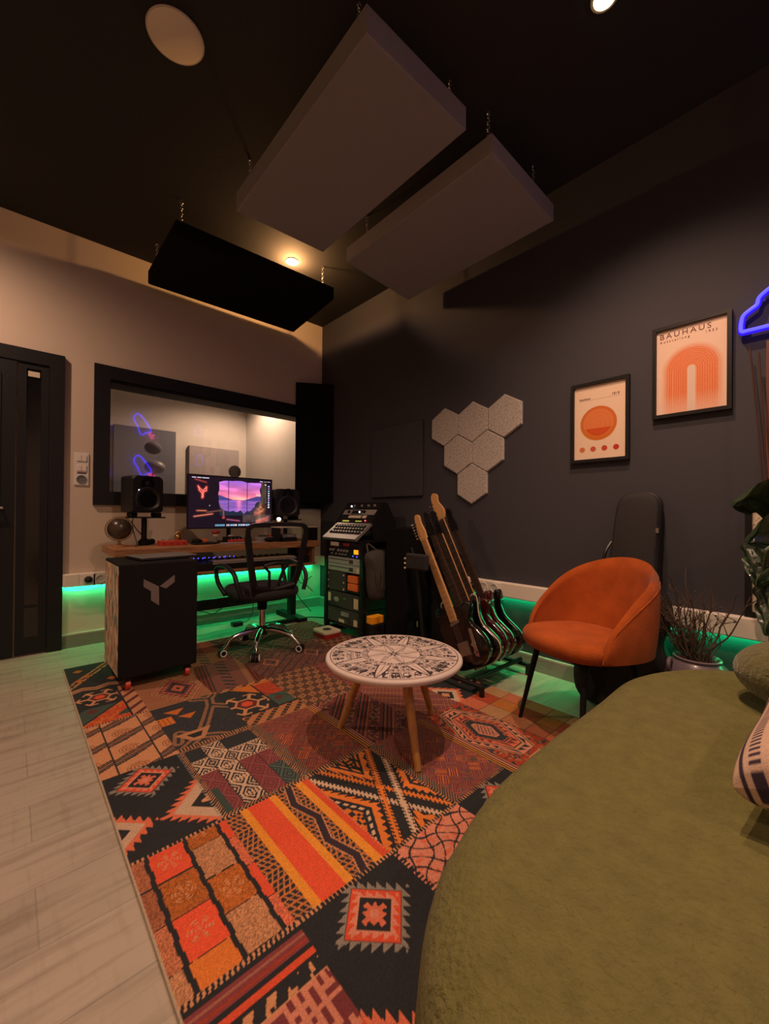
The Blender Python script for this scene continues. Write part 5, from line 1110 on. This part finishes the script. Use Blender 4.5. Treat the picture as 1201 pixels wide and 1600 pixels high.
    fl_ = np.exp(-(((u-.855)/.045)**2+((v-.38)/.11)**2))[..., None]; img += fl_*np.array([.75, .26, .10])*(sm(24, 40, 8)[..., None]); img += np.exp(-(((u-.80)/.05)**2+((v-.30)/.05)**2))[..., None]*np.array([.7, .15, .08])*(sm(20, 40, 1)[..., None])
    m_ = (u > .86) & (u < .93) & (v > .5) & (v < .95); img[m_] = (np.array([.07, .05, .035])*(.4+sm(12, 30, 7)[..., None]))[m_]
    img[(np.hypot((u-.82), (v-.66)*.9) < .035) & (v > .65)] = (.8, .45, .40)
    for k in range(10): img[(np.abs(u-.962) < .010) & (np.abs(v-.87+k*.05) < .013)] = [(.5, .6, .9), (.5, .2, .6), (.3, .6, .7), (.7, .7, .75), (.75, .75, .8)][k % 5]
    img[(np.abs(u-.918) < .011) & (np.abs(v-.90) < .014)] = (.8, .5, .5)
    for k in range(26):
        if k in (7, 16): continue
        img[(np.abs(u-.30-k*.0162) < .0062) & (np.abs(v-.045) < .016)] = [(.2, .45, .75), (.3, .6, .8), (.15, .25, .6), (.7, .7, .75), (.75, .45, .45), (.5, .5, .6)][(k*5) % 6] if k > 6 else (.15, .40, .60)
    img[(np.abs(v-.965) < .007) & (u > .03) & (u < .22) & (n(90, 1) > .3)] = (.7, .65, .75); img[(np.abs(v-.965) < .006) & (u > .84) & (u < .98) & (n(110, 1) > .4)] = (.6, .5, .65)
    canvas_obj('screen', np.clip(img, 0, 1.5), lambda U, V: (xa+(xb-xa)*(.012+.976*U), y+.05*(.012+.976*U)-.0012, za+(zb-za)*(.02+.955*V)), attr_mat('screen_picture', .25, emit=1.15), t)
monitor()
# globe
t = thing('desk_globe', 'dark brown desk globe on wooden foot at the left end of the desk', 'globe', (-1.925, -.31, .75))
MB().sphere((-1.925, -.31, .878), .078, 36, 22).build('ball', 'globe', t, smooth=True)
MB().torus((-1.925, -.31, .878), .086, .0032, Matrix.Rotation(math.radians(25), 4, 'Y') @ Matrix.Rotation(PI/2, 4, 'X'), 36, 6).build('meridian_ring', 'brass', t, smooth=True)
MB().lathe([(.050, 0), (.050, .008), (.020, .014), (.010, .022), (.008, .042)], 24, Matrix.Translation((-1.925, -.31, .75))).build('foot', 'oak', t, smooth=True)
MB().cyl((-1.892, -.31, .955), (-1.886, -.31, .975), .004).build('axis_pin', 'brass', t)
# red audio box
def redbox(name, lab, x0, x1, y0, y1, h, mt='redp'):
    t = thing(name, lab, 'audio interface', ((x0+x1)/2, y0, .75)); B('body', (x0, y0, .7505), (x1, y1, .75+h), mt, t, bev=.003); m = MB()
    for k in range(4): m.cyl((x0+(k+.5)*(x1-x0)/4, y0, .75+h*.5), (x0+(k+.5)*(x1-x0)/4, y0-.008, .75+h*.5), .007, n=10)
    m.build('knobs', 'redm', t, smooth=True); m = MB()
    for k in range(4): m.cyl((x0+(k+.5)*(x1-x0)/4, y0+.04, .75+h), (x0+(k+.5)*(x1-x0)/4, y0+.04, .75+h+.015), .004, n=8)
    m.build('switches', 'steel', t); return t
redbox('audio_interface', 'red audio box at the left of the desk beside the speaker stand', -1.685, -1.50, -.43, -.33, .036)
redbox('red_pedal', 'second smaller red box further right on the desk below the screen', -1.17, -1.04, -.46, -.38, .028)
t = thing('cable_adapter', 'black plug adapter with cable at the foot of the speaker stand', 'adapter', (-1.70, -.25, .75)); MB().sphere((-1.700, -.25, .775), .022, 10, 8).build('body', 'matt', t); MB().tube(bez([(-1.700, -.25, .79), (-1.745, -.26, .80), (-1.81, -.28, .87), (-1.84, -.25, .93)], 6), .0035, 6).build('cable', 'black', t)
tag(MB().tube(bez([(-1.83, -.30, .985), (-1.845, -.31, .90), (-1.83, -.38, .78), (-1.85, -.45, .755)], 6), .003, 6).build('cable', 'black'), 'thin black cable dangling under the left speaker', 'cable')
t = thing('helmet_figurine', 'small brass ancient helmet on a black foot on the desk', 'figurine', (-1.54, -.33, .75))
MB().lathe([(.022, 0), (.022, .006), (.006, .010), (.005, .035)], 16, Matrix.Translation((-1.54, -.33, .75))).build('foot', 'matt', t, smooth=True); m = MB().sphere((-1.54, -.33, .808), .026, 20, 12, (.85, 1, 1)).box((-1.560, -.345, .775), (-1.53, -.315, .80)); m.build('helmet', 'brass', t, smooth=True)
MB().tube(bez([(-1.560, -.33, .835), (-1.535, -.33, .848), (-1.510, -.33, .835), (-1.508, -.33, .80)], 5), .006, 8).build('crest', 'brass', t, smooth=True)
tag(B('phone_tray', (-1.46, -.47, .7505), (-1.29, -.36, .766), 'black', bev=.004), 'flat black tray on the desk left of the figure', 'tray')
t = MB(); t.sphere((0, 0, 0), .04, 16, 10, (1, .8, .5)); o = t.build('computer_mouse', 'matt', smooth=True); o.location = (-1.425, -.42, .7765); tag(o, 'black rounded mouse lying on the flat tray', 'mouse')
tag(B('orange_block', (-1.375, -.345, .7505), (-1.32, -.315, .785), 'orange', bev=.002), 'tiny orange box on the desk behind the tray', 'box')
t = thing('toy_figure', 'little figure with big dark red hat in front of the screen', 'figurine', (-1.265, -.38, .75))
MB().lathe([(.030, 0), (.030, .006), (.008, .010)], 16, Matrix.Translation((-1.265, -.38, .75))).build('foot', 'matt', t, smooth=True); MB().lathe([(.010, .01), (.013, .03), (.008, .05), (.010, .058)], 12, Matrix.Translation((-1.265, -.38, .75))).build('body', 'grey', t, smooth=True)
MB().sphere((-1.265, -.38, .818), .022, 16, 10).build('head', 'cover', t, smooth=True); MB().sphere((-1.265, -.38, .842), .034, 18, 10, (1, 1, .55)).build('hat', 'redm', t, smooth=True)
t = thing('headphone_amp', 'dark sloped desktop device under the screen', 'audio device', (-1.13, -.30, .75)); MB().ring_loft([[Vector((-1.19, y, .751)), Vector((-1.0, y, .751)), Vector((-1.0, y, .77)), Vector((-1.06, y, .80)), Vector((-1.19, y, .80))] for y in (-.375, -.325)]).build('body', 'black', t); MB().sphere((-1.12, -.33, .803), .022, 14, 8, (1.3, 1, .6)).build('dial', 'lgrey', t, smooth=True)
tag(B('computer_keyboard', (-1.27, -.545, .7505), (-.93, -.475, .762), 'lgrey', bev=.003), 'pale computer keyboard at the front edge of the desk', 'keyboard')
t = thing('synth_box', 'small grey desktop box with a row of knobs and red heart shape', 'audio device', (-.83, -.34, .75)); B('body', (-.895, -.39, .7505), (-.765, -.31, .79), 'lgrey', t, bev=.003); m = MB()
for k in range(6): m.cyl((-.885+k*.017, -.36, .79), (-.885+k*.017, -.36, .805), .006, n=8)
m.build('knobs', 'black', t); MB().cyl((-.775, -.36, .79), (-.775, -.36, .81), .009).build('red_knob', 'redp', t); 
o = MB().sphere((0, 0, 0), .05, 18, 10, (1, .8, .42)).build('black_controller', 'matt', smooth=True); o.location = (-.83, -.46, .7715); tag(o, 'rounded black controller lying before the grey box', 'controller')
# riser shelf at the right end
t = thing('monitor_riser', 'small cream topped shelf on black frame at the right end of the desk', 'shelf', (-.52, -.45, .75))
B('shelf_top', (-.77, -.54, .872), (-.385, -.36, .880), 'cream', t); B('end_panel', (-.420, -.53, .7505), (-.385, -.37, .872), 'blackm', t); B('end_panel', (-.77, -.53, .7505), (-.765, -.37, .872), 'blackm', t); m = MB()
for k in range(3): m.cyl((-.47-k*.035, -.52, .751), (-.47-k*.035, -.52, .872), .0025, n=6)
m.build('wire_post', 'blackm', t)
t = thing('hifi_unit', 'black and grey desktop unit on the desk under the cream shelf', 'audio unit', (-.66, -.45, .75)); B('body', (-.745, -.53, .7505), (-.60, -.40, .785), 'black', t, bev=.002); B('face', (-.74, -.532, .787), (-.61, -.41, .815), 'grey', t, bev=.002); B('display', (-.70, -.534, .794), (-.64, -.532, .806), 'lgrey', t)
t = thing('candle_lamp', 'small glowing candle lamp on the shelf at the lower right screen corner', 'lamp', (-.745, -.46, .88)); MB().lathe([(.018, .001), (.018, .045), (.016, .05)], 16, Matrix.Translation((-.745, -.46, .88))).build('holder', 'cream', t, smooth=True); MB().sphere((-.745, -.46, .948), .016, 14, 10, (1.2, 1, 1)).build('flame_bulb', 'lampglow2', t, smooth=True)
tag(B('white_box', (-.70, -.48, .881), (-.665, -.44, .915), 'cream', bev=.003), 'small cream box beside the candle lamp on the shelf', 'box')
tag(B('sheet_stack', (-.60, -.52, .881), (-.46, -.42, .900), 'lgrey', bev=.002), 'grey flat device lying on the cream topped shelf', 'device')

# ------------------------------------------------------------------ flight case with logo
def case():
    x0, x1, ya, yb, z0, z1 = -2.065, -1.655, -1.155, -.71, .078, .712
    t = thing('flight_case', 'black rolling case with grey Y logo and sticker covered side', 'case', (-1.86, -.93, .008))
    B('case_body', (x0, ya, z0), (x1, yb, z1), 'matt', t, bev=.008); B('sticker_side', (x0-.002, ya+.015, z0+.015), (x0, yb-.015, z1-.015), 'stickers', t)
    f = lambda u, v, h: Vector((u, ya-h, v)); 
    # logo from two flat shapes
    k1 = [(-1.948, .622), (-1.870, .572), (-1.868, .462+.035), (-1.868, .462), (-1.910, .497), (-1.910, .549), (-1.948, .578)]
    k2 = [(-1.866, .572), (-1.786, .632), (-1.786, .590), (-1.832, .556)]
    MB().prism(k1, .0, .0012, f).prism(k2, .0, .0012, f).build('logo', 'logo', t)
    for x in (x0+.05, x1-.05):
        for y in (ya+.03, yb-.05):
            m = MB().cyl((x-.012, y, .034), (x+.012, y, .034), .0255, n=20); m.build('wheel', 'redp', t, smooth=True); B('fork', (x-.018, y-.012, .045), (x+.018, y+.02, z0), 'blackm', t)
case()
t = thing('laptop', 'closed black laptop lying askew on the rolling case', 'laptop', (-1.80, -.93, .714)); m = MB(); Rm = Matrix.Translation((-1.80, -.93, .714)) @ Matrix.Rotation(math.radians(8), 4, 'Z')
m.box((-.165, -.12, 0), (.165, .12, .012), Rm).build('base', 'black', t, bevel=.004); MB().box((-.165, -.12, .013), (.165, .12, .020), Rm).build('lid', 'grey', t, bevel=.003); MB().box((-.02, -.01, .0201), (.02, .012, .0206), Rm).build('lid_mark', 'lgrey', t)

# ------------------------------------------------------------------ office chair
def office():
    cx, cy = -1.14, -.965; z0 = .009
    t = thing('office_chair', 'black mesh office chair with chrome five star base facing the desk', 'office chair', (cx, cy, z0))
    for k, (fx, fy) in enumerate(((-1.42, -.95), (-1.295, -1.19), (-.965, -1.205), (-.845, -.82), (-1.15, -.68))):
        d = Vector((fx-cx, fy-cy, 0)); L_ = d.length; e = d/L_
        P = bez([Vector((cx, cy, .155))+e*.02, Vector((cx, cy, .150))+e*.12, Vector((cx, cy, .125))+e*.22, Vector((cx, cy, .085))+e*(L_-.03), Vector((cx, cy, .060))+e*(L_-.004)], 5)
        MB().tube(P, [.021-.009*i/(len(P)-1) for i in range(len(P))], 12).build('base_leg', 'chrome', t, smooth=True)
        s = Vector((-e.y, e.x, 0)); c = Vector((fx, fy, z0+.027))
        w = MB().cyl(c-s*.024, c-s*.006, .026, n=20).cyl(c+s*.006, c+s*.024, .026, n=20).build('castor', 'black', t, smooth=True)
        MB().torus(c-s*.024, .020, .004, Matrix.Rotation(math.atan2(s.y, s.x), 4, 'Z') @ Matrix.Rotation(PI/2, 4, 'Y'), 20, 6).torus(c+s*.024, .020, .004, Matrix.Rotation(math.atan2(s.y, s.x), 4, 'Z') @ Matrix.Rotation(PI/2, 4, 'Y'), 20, 6).build('rim', 'white', w, smooth=True)
    MB().lathe([(.04, .12), (.045, .14), (.045, .17), (.03, .18)], 20, Matrix.Translation((cx, cy, 0))).build('hub', 'black', t, smooth=True); MB().cyl((cx, cy, .17), (cx, cy, .33), .022, n=20).build('gas_column', 'chrome', t, smooth=True)
    MB().cyl((cx, cy, .30), (cx, cy, .39), .034, n=16).box((cx-.09, cy-.12, .375), (cx+.09, cy+.10, .40)).build('mechanism', 'matt', t, smooth=True, angle=30)
    MB().tube([(cx-.04, cy-.0, .375), (cx-.18, cy+.02, .37), (cx-.235, cy+.02, .365)], .006, 8).build('lever', 'black', t, smooth=True)
    # seat
    def sq(a, rx, ry, n=3.2): c, s = math.cos(a), math.sin(a); k = (abs(c)**n+abs(s)**n)**(-1/n); return rx*k*c, ry*k*s
    R_ = []
    for k, z in ((.85, .40), (.96, .41), (1, .432), (.99, .455), (.93, .472), (.6, .478), (.2, .478)): R_.append([Vector((cx+sq(2*PI*i/36, .235, .24)[0]*k, cy+.01+sq(2*PI*i/36, .235, .24)[1]*k, z)) for i in range(36)])
    MB().ring_loft(R_).build('seat', 'bag', t, smooth=True, angle=60)
    # back frame
    yb = cy-.235
    def K(x, z, dy=0): return Vector((cx-.02+x, yb+dy-.10*max(0, z-.5)+.0, z))
    fr = bez([K(-.125, .44, .04), K(-.165, .56), K(-.195, .72), K(-.215, .87), K(-.195, .912), K(-.13, .922), K(0, .925), K(.13, .922), K(.195, .912), K(.215, .87), K(.195, .72), K(.165, .56), K(.125, .44, .04)], 7)
    rings = []
    for i, p in enumerate(fr):
        tt = (fr[min(i+1, len(fr)-1)]-fr[max(i-1, 0)]).normalized(); sd = tt.cross(Vector((0, 1, 0))).normalized(); w_ = .020 if p.z < .85 else .014
        rings.append([p+sd*w_+Vector((0, .010, 0)), p+sd*w_-Vector((0, .010, 0)), p-sd*w_-Vector((0, .010, 0)), p-sd*w_+Vector((0, .010, 0))])
    MB().ring_loft(rings).build('back_frame', 'black', t, smooth=True, angle=50)
    m = MB(); m.tube(bez([K(-.15, .50, .01), K(0, .475, .03), K(.15, .50, .01)], 8), .018, 8).tube([K(-.03, .48, .03), K(-.05, .60, .0), K(-.09, .645, -.0)], .010, 8).tube([K(.03, .48, .03), K(.05, .60, .0), K(.09, .645, 0)], .010, 8).tube(bez([K(-.09, .645), K(0, .66), K(.09, .645)], 5), .010, 8).tube([K(0, .48, .03), Vector((cx, cy-.10, .39))], .022, 8)
    m.build('lumbar_support', 'black', t, smooth=True)
    for s in (-1, 1):
        P = bez([(cx+s*.235, cy-.18, .44), (cx+s*.262, cy-.17, .53), (cx+s*.265, cy-.12, .595), (cx+s*.265, cy+.02, .628), (cx+s*.265, cy+.14, .62), (cx+s*.265, cy+.19, .585), (cx+s*.262, cy+.16, .50), (cx+s*.24, cy+.08, .42)], 7)
        MB().tube(P, .0155, 10).build('armrest', 'black', t, smooth=True)
    return t
office()
# bits under the desk
t = thing('power_adapter', 'small black power brick with thin cable on the floor under the desk', 'power adapter', (-1.02, -.22, 0)); B('brick', (-1.06, -.25, .001), (-.97, -.19, .035), 'black', t, bev=.004); MB().tube(bez([(-.97, -.22, .018), (-.90, -.20, .03), (-.84, -.16, .10), (-.82, -.10, .24)], 7), .003, 6).build('cable', 'black', t)
t = thing('power_strip', 'black power strip lying on the floor right of the chair base', 'power strip', (-.66, -.42, 0)); B('body', (-.84, -.45, .001), (-.46, -.40, .035), 'matt', t, bev=.004)
tag(MB().tube(bez([(-.46, -.42, .02), (-.40, -.45, .02), (-.34, -.60, .03), (-.36, -.78, .03), (-.44, -.80, .06)], 7), .0055, 6).build('cable', 'black'), 'thick black cable running from the power strip to the rack', 'cable')
for pts, lb in ((((-.50, -.12, .60), (-.44, -.16, .40), (-.40, -.2, .2), (-.30, -.3, .03)), 'black cable falling in a long line beside the desk leg'), (((-.42, -.10, .62), (-.36, -.11, .45), (-.34, -.16, .30), (-.30, -.30, .38)), 'black cable looping in front of the green glow right of the desk'), (((-.36, -.08, .60), (-.29, -.10, .48), (-.31, -.14, .34), (-.26, -.26, .22)), 'black cable hanging closest to the rack'), (((-1.40, -.30, .21), (-1.30, -.25, .17), (-1.22, -.22, .14), (-1.16, -.28, .20)), 'short black cable hanging from the desk beam')):
    tag(MB().tube(bez(pts, 8), .0035, 6).build('cable', 'black'), lb, 'cable')

# ------------------------------------------------------------------ twig pot, leafy plant, canes
def twigs():
    cx, cy = -.20, -3.365
    t = thing('twig_pot', 'mauve glazed pot full of bare dry twigs between gig bag and sofa', 'potted plant', (cx, cy, 0))
    MB().lathe([(.085, 0), (.10, .02), (.125, .14), (.130, .24), (.112, .325), (.088, .350), (.092, .362), (.085, .366), (.078, .356), (.072, .32), (0, .32)], 36, Matrix.Translation((cx, cy, 0))).build('pot', 'pot', t, smooth=True, angle=50)
    MB().torus((cx-.09, cy+.085, .33), .025, .009, Matrix.Rotation(PI/2, 4, 'X'), 16, 8).build('handle', 'pot', t, smooth=True)
    rnd = random.Random(5)
    big = [((-.02, .01), (-.05, .09, .40), .0045), ((.0, -.02), (-.02, -.03, .40), .004), ((.02, 0), (.03, .05, .43), .004), ((0, .02), (-.04, .02, .33), .004), ((-.01, -.02), (-.02, -.13, .34), .0045), ((.01, -.03), (0, -.17, .36), .004), ((0, .02), (-.03, .14, .28), .0045)]
    for k in range(66):
        a = rnd.uniform(0, 2*PI); r_ = rnd.uniform(.0, .06); big.append(((r_*math.cos(a), r_*math.sin(a)), (rnd.uniform(-.07, .05), rnd.uniform(-.07, .15), rnd.uniform(.12, .30)), rnd.uniform(.0016, .003)))
    for k, ((bx_, by_), (dx, dy, dz), r_) in enumerate(big):
        b = Vector((cx+bx_, cy+by_, .33)); P = [b]
        for i in range(1, 6): P.append(b+Vector((dx, dy, dz))*(i/5)+Vector((rnd.uniform(-.01, .01), rnd.uniform(-.012, .012), rnd.uniform(-.008, .008))))
        m = MB().tube(bez(P, 3), [r_*(1-.55*i/15) for i in range(16)], 6)
        for j in range(3 if k < 7 else 2):
            p = P[rnd.randint(2, 4)]; q = p+Vector((rnd.uniform(-.04, .04), rnd.uniform(-.06, .06), rnd.uniform(.02, .09))); m.tube([p, (p+q)/2+Vector((0, rnd.uniform(-.01, .01), 0)), q], [r_*.6, r_*.5, r_*.3], 5); m.sphere(q, r_*1.1, 6, 4)
        m.build('twig', 'stick', t, smooth=True)
twigs()
def leafy():
    cx, cy = -.22, -3.715
    t = thing('leafy_plant', 'tall plant with large drooping dark green leaves at the right edge', 'potted plant', (cx, cy, 0))
    MB().lathe([(.11, 0), (.14, .28), (.145, .30), (.13, .30), (.12, .27), (0, .27)], 28, Matrix.Translation((cx, cy, 0))).build('pot', 'pot', t, smooth=True, angle=50)
    MB().tube(bez([(cx, cy, .27), (cx+.01, cy+.04, .50), (cx, cy+.03, .80), (cx+.01, cy, 1.12)], 6), .010, 8).build('stem', 'stick', t, smooth=True)
    def leaf(base, d, up, L_, Wd, droop, curl=.25, lobes=5):
        base = Vector(base); d = Vector(d).normalized(); side = d.cross(Vector(up)).normalized(); n_ = side.cross(d).normalized(); NU, NV = 26, 14; G = []
        for i in range(NU+1):
            u = i/NU; w = Wd*(math.sin(PI*min(1, u**.75))**.7)*(1+.10*math.cos(u*lobes*2*PI))*(1-.25*u)+.001; c = base+d*(L_*u)-Vector((0, 0, 1))*(droop*u*u)
            G.append([c+side*(w*v)+n_*(curl*w*(abs(v)**1.6)*-1+.012*math.sin(abs(v)*9+u*16)) for v in [(j/NV)*2-1 for j in range(NV+1)]])
        m = MB(); bm = m.bm; vs = [[bm.verts.new(p) for p in r] for r in G]; vb = [[bm.verts.new(p-n_*.002) for p in r] for r in G]
        for i in range(NU):
            for j in range(NV):
                bm.faces.new((vs[i][j], vs[i][j+1], vs[i+1][j+1], vs[i+1][j])); bm.faces.new((vb[i][j], vb[i+1][j], vb[i+1][j+1], vb[i][j+1]))
        lf = m.build('leaf', 'leaf', t, smooth=True, angle=80)
        MB().tube([G[i][NV//2]+n_*.002 for i in range(0, NU+1, 2)], [.0035*(1-.7*i/NU) for i in range(0, NU+1, 2)], 6).build('midrib', 'leafp', lf, smooth=True)
        MB().tube(bez([(cx, cy+.02, max(.35, base.z-.22)), (base+Vector((cx, cy, base.z)))/2+Vector((0, 0, .02)), base], 6), .004, 6).build('leaf_stalk', 'leafp', t, smooth=True)
    leaf((cx-.02, cy-.03, 1.15), (-.42, 1, -.20), (.9, .1, 1), .27, .150, .05, .35)
    leaf((cx-.05, cy-.03, 1.03), (-.4, .9, -.35), (1, 0, .8), .23, .13, .05)
    leaf((cx-.03, cy+.09, .96), (-.25, .22, -1), (-1, .3, 0), .25, .10, .0)
    leaf((cx-.05, cy+.09, .80), (-.15, .08, -1), (-1, .45, 0), .27, .09, .0, .5)
    leaf((cx-.04, cy-.02, 1.12), (-.7, -.6, .2), (0, 0, 1), .28, .10, .12); leaf((cx, cy-.05, .95), (-.2, -.9, -.2), (0, 0, 1), .30, .11, .12)
leafy()
for a, b, c, lb in (((-.13, -3.60, .50), (-.10, -3.575, 1.15), (-.075, -3.528, 1.76), 'longest red brown cane standing behind the leafy plant'), ((-.15, -3.62, .50), (-.125, -3.59, 1.15), (-.10, -3.56, 1.72), 'shorter straight cane next to the longest one behind the plant')):
    tag(MB().tube(bez([Vector(a)-Vector((0, 0, .5)), a, b, c], 8), .0036, 8).build("decorative_cane", 'cane', smooth=True), lb, 'cane')
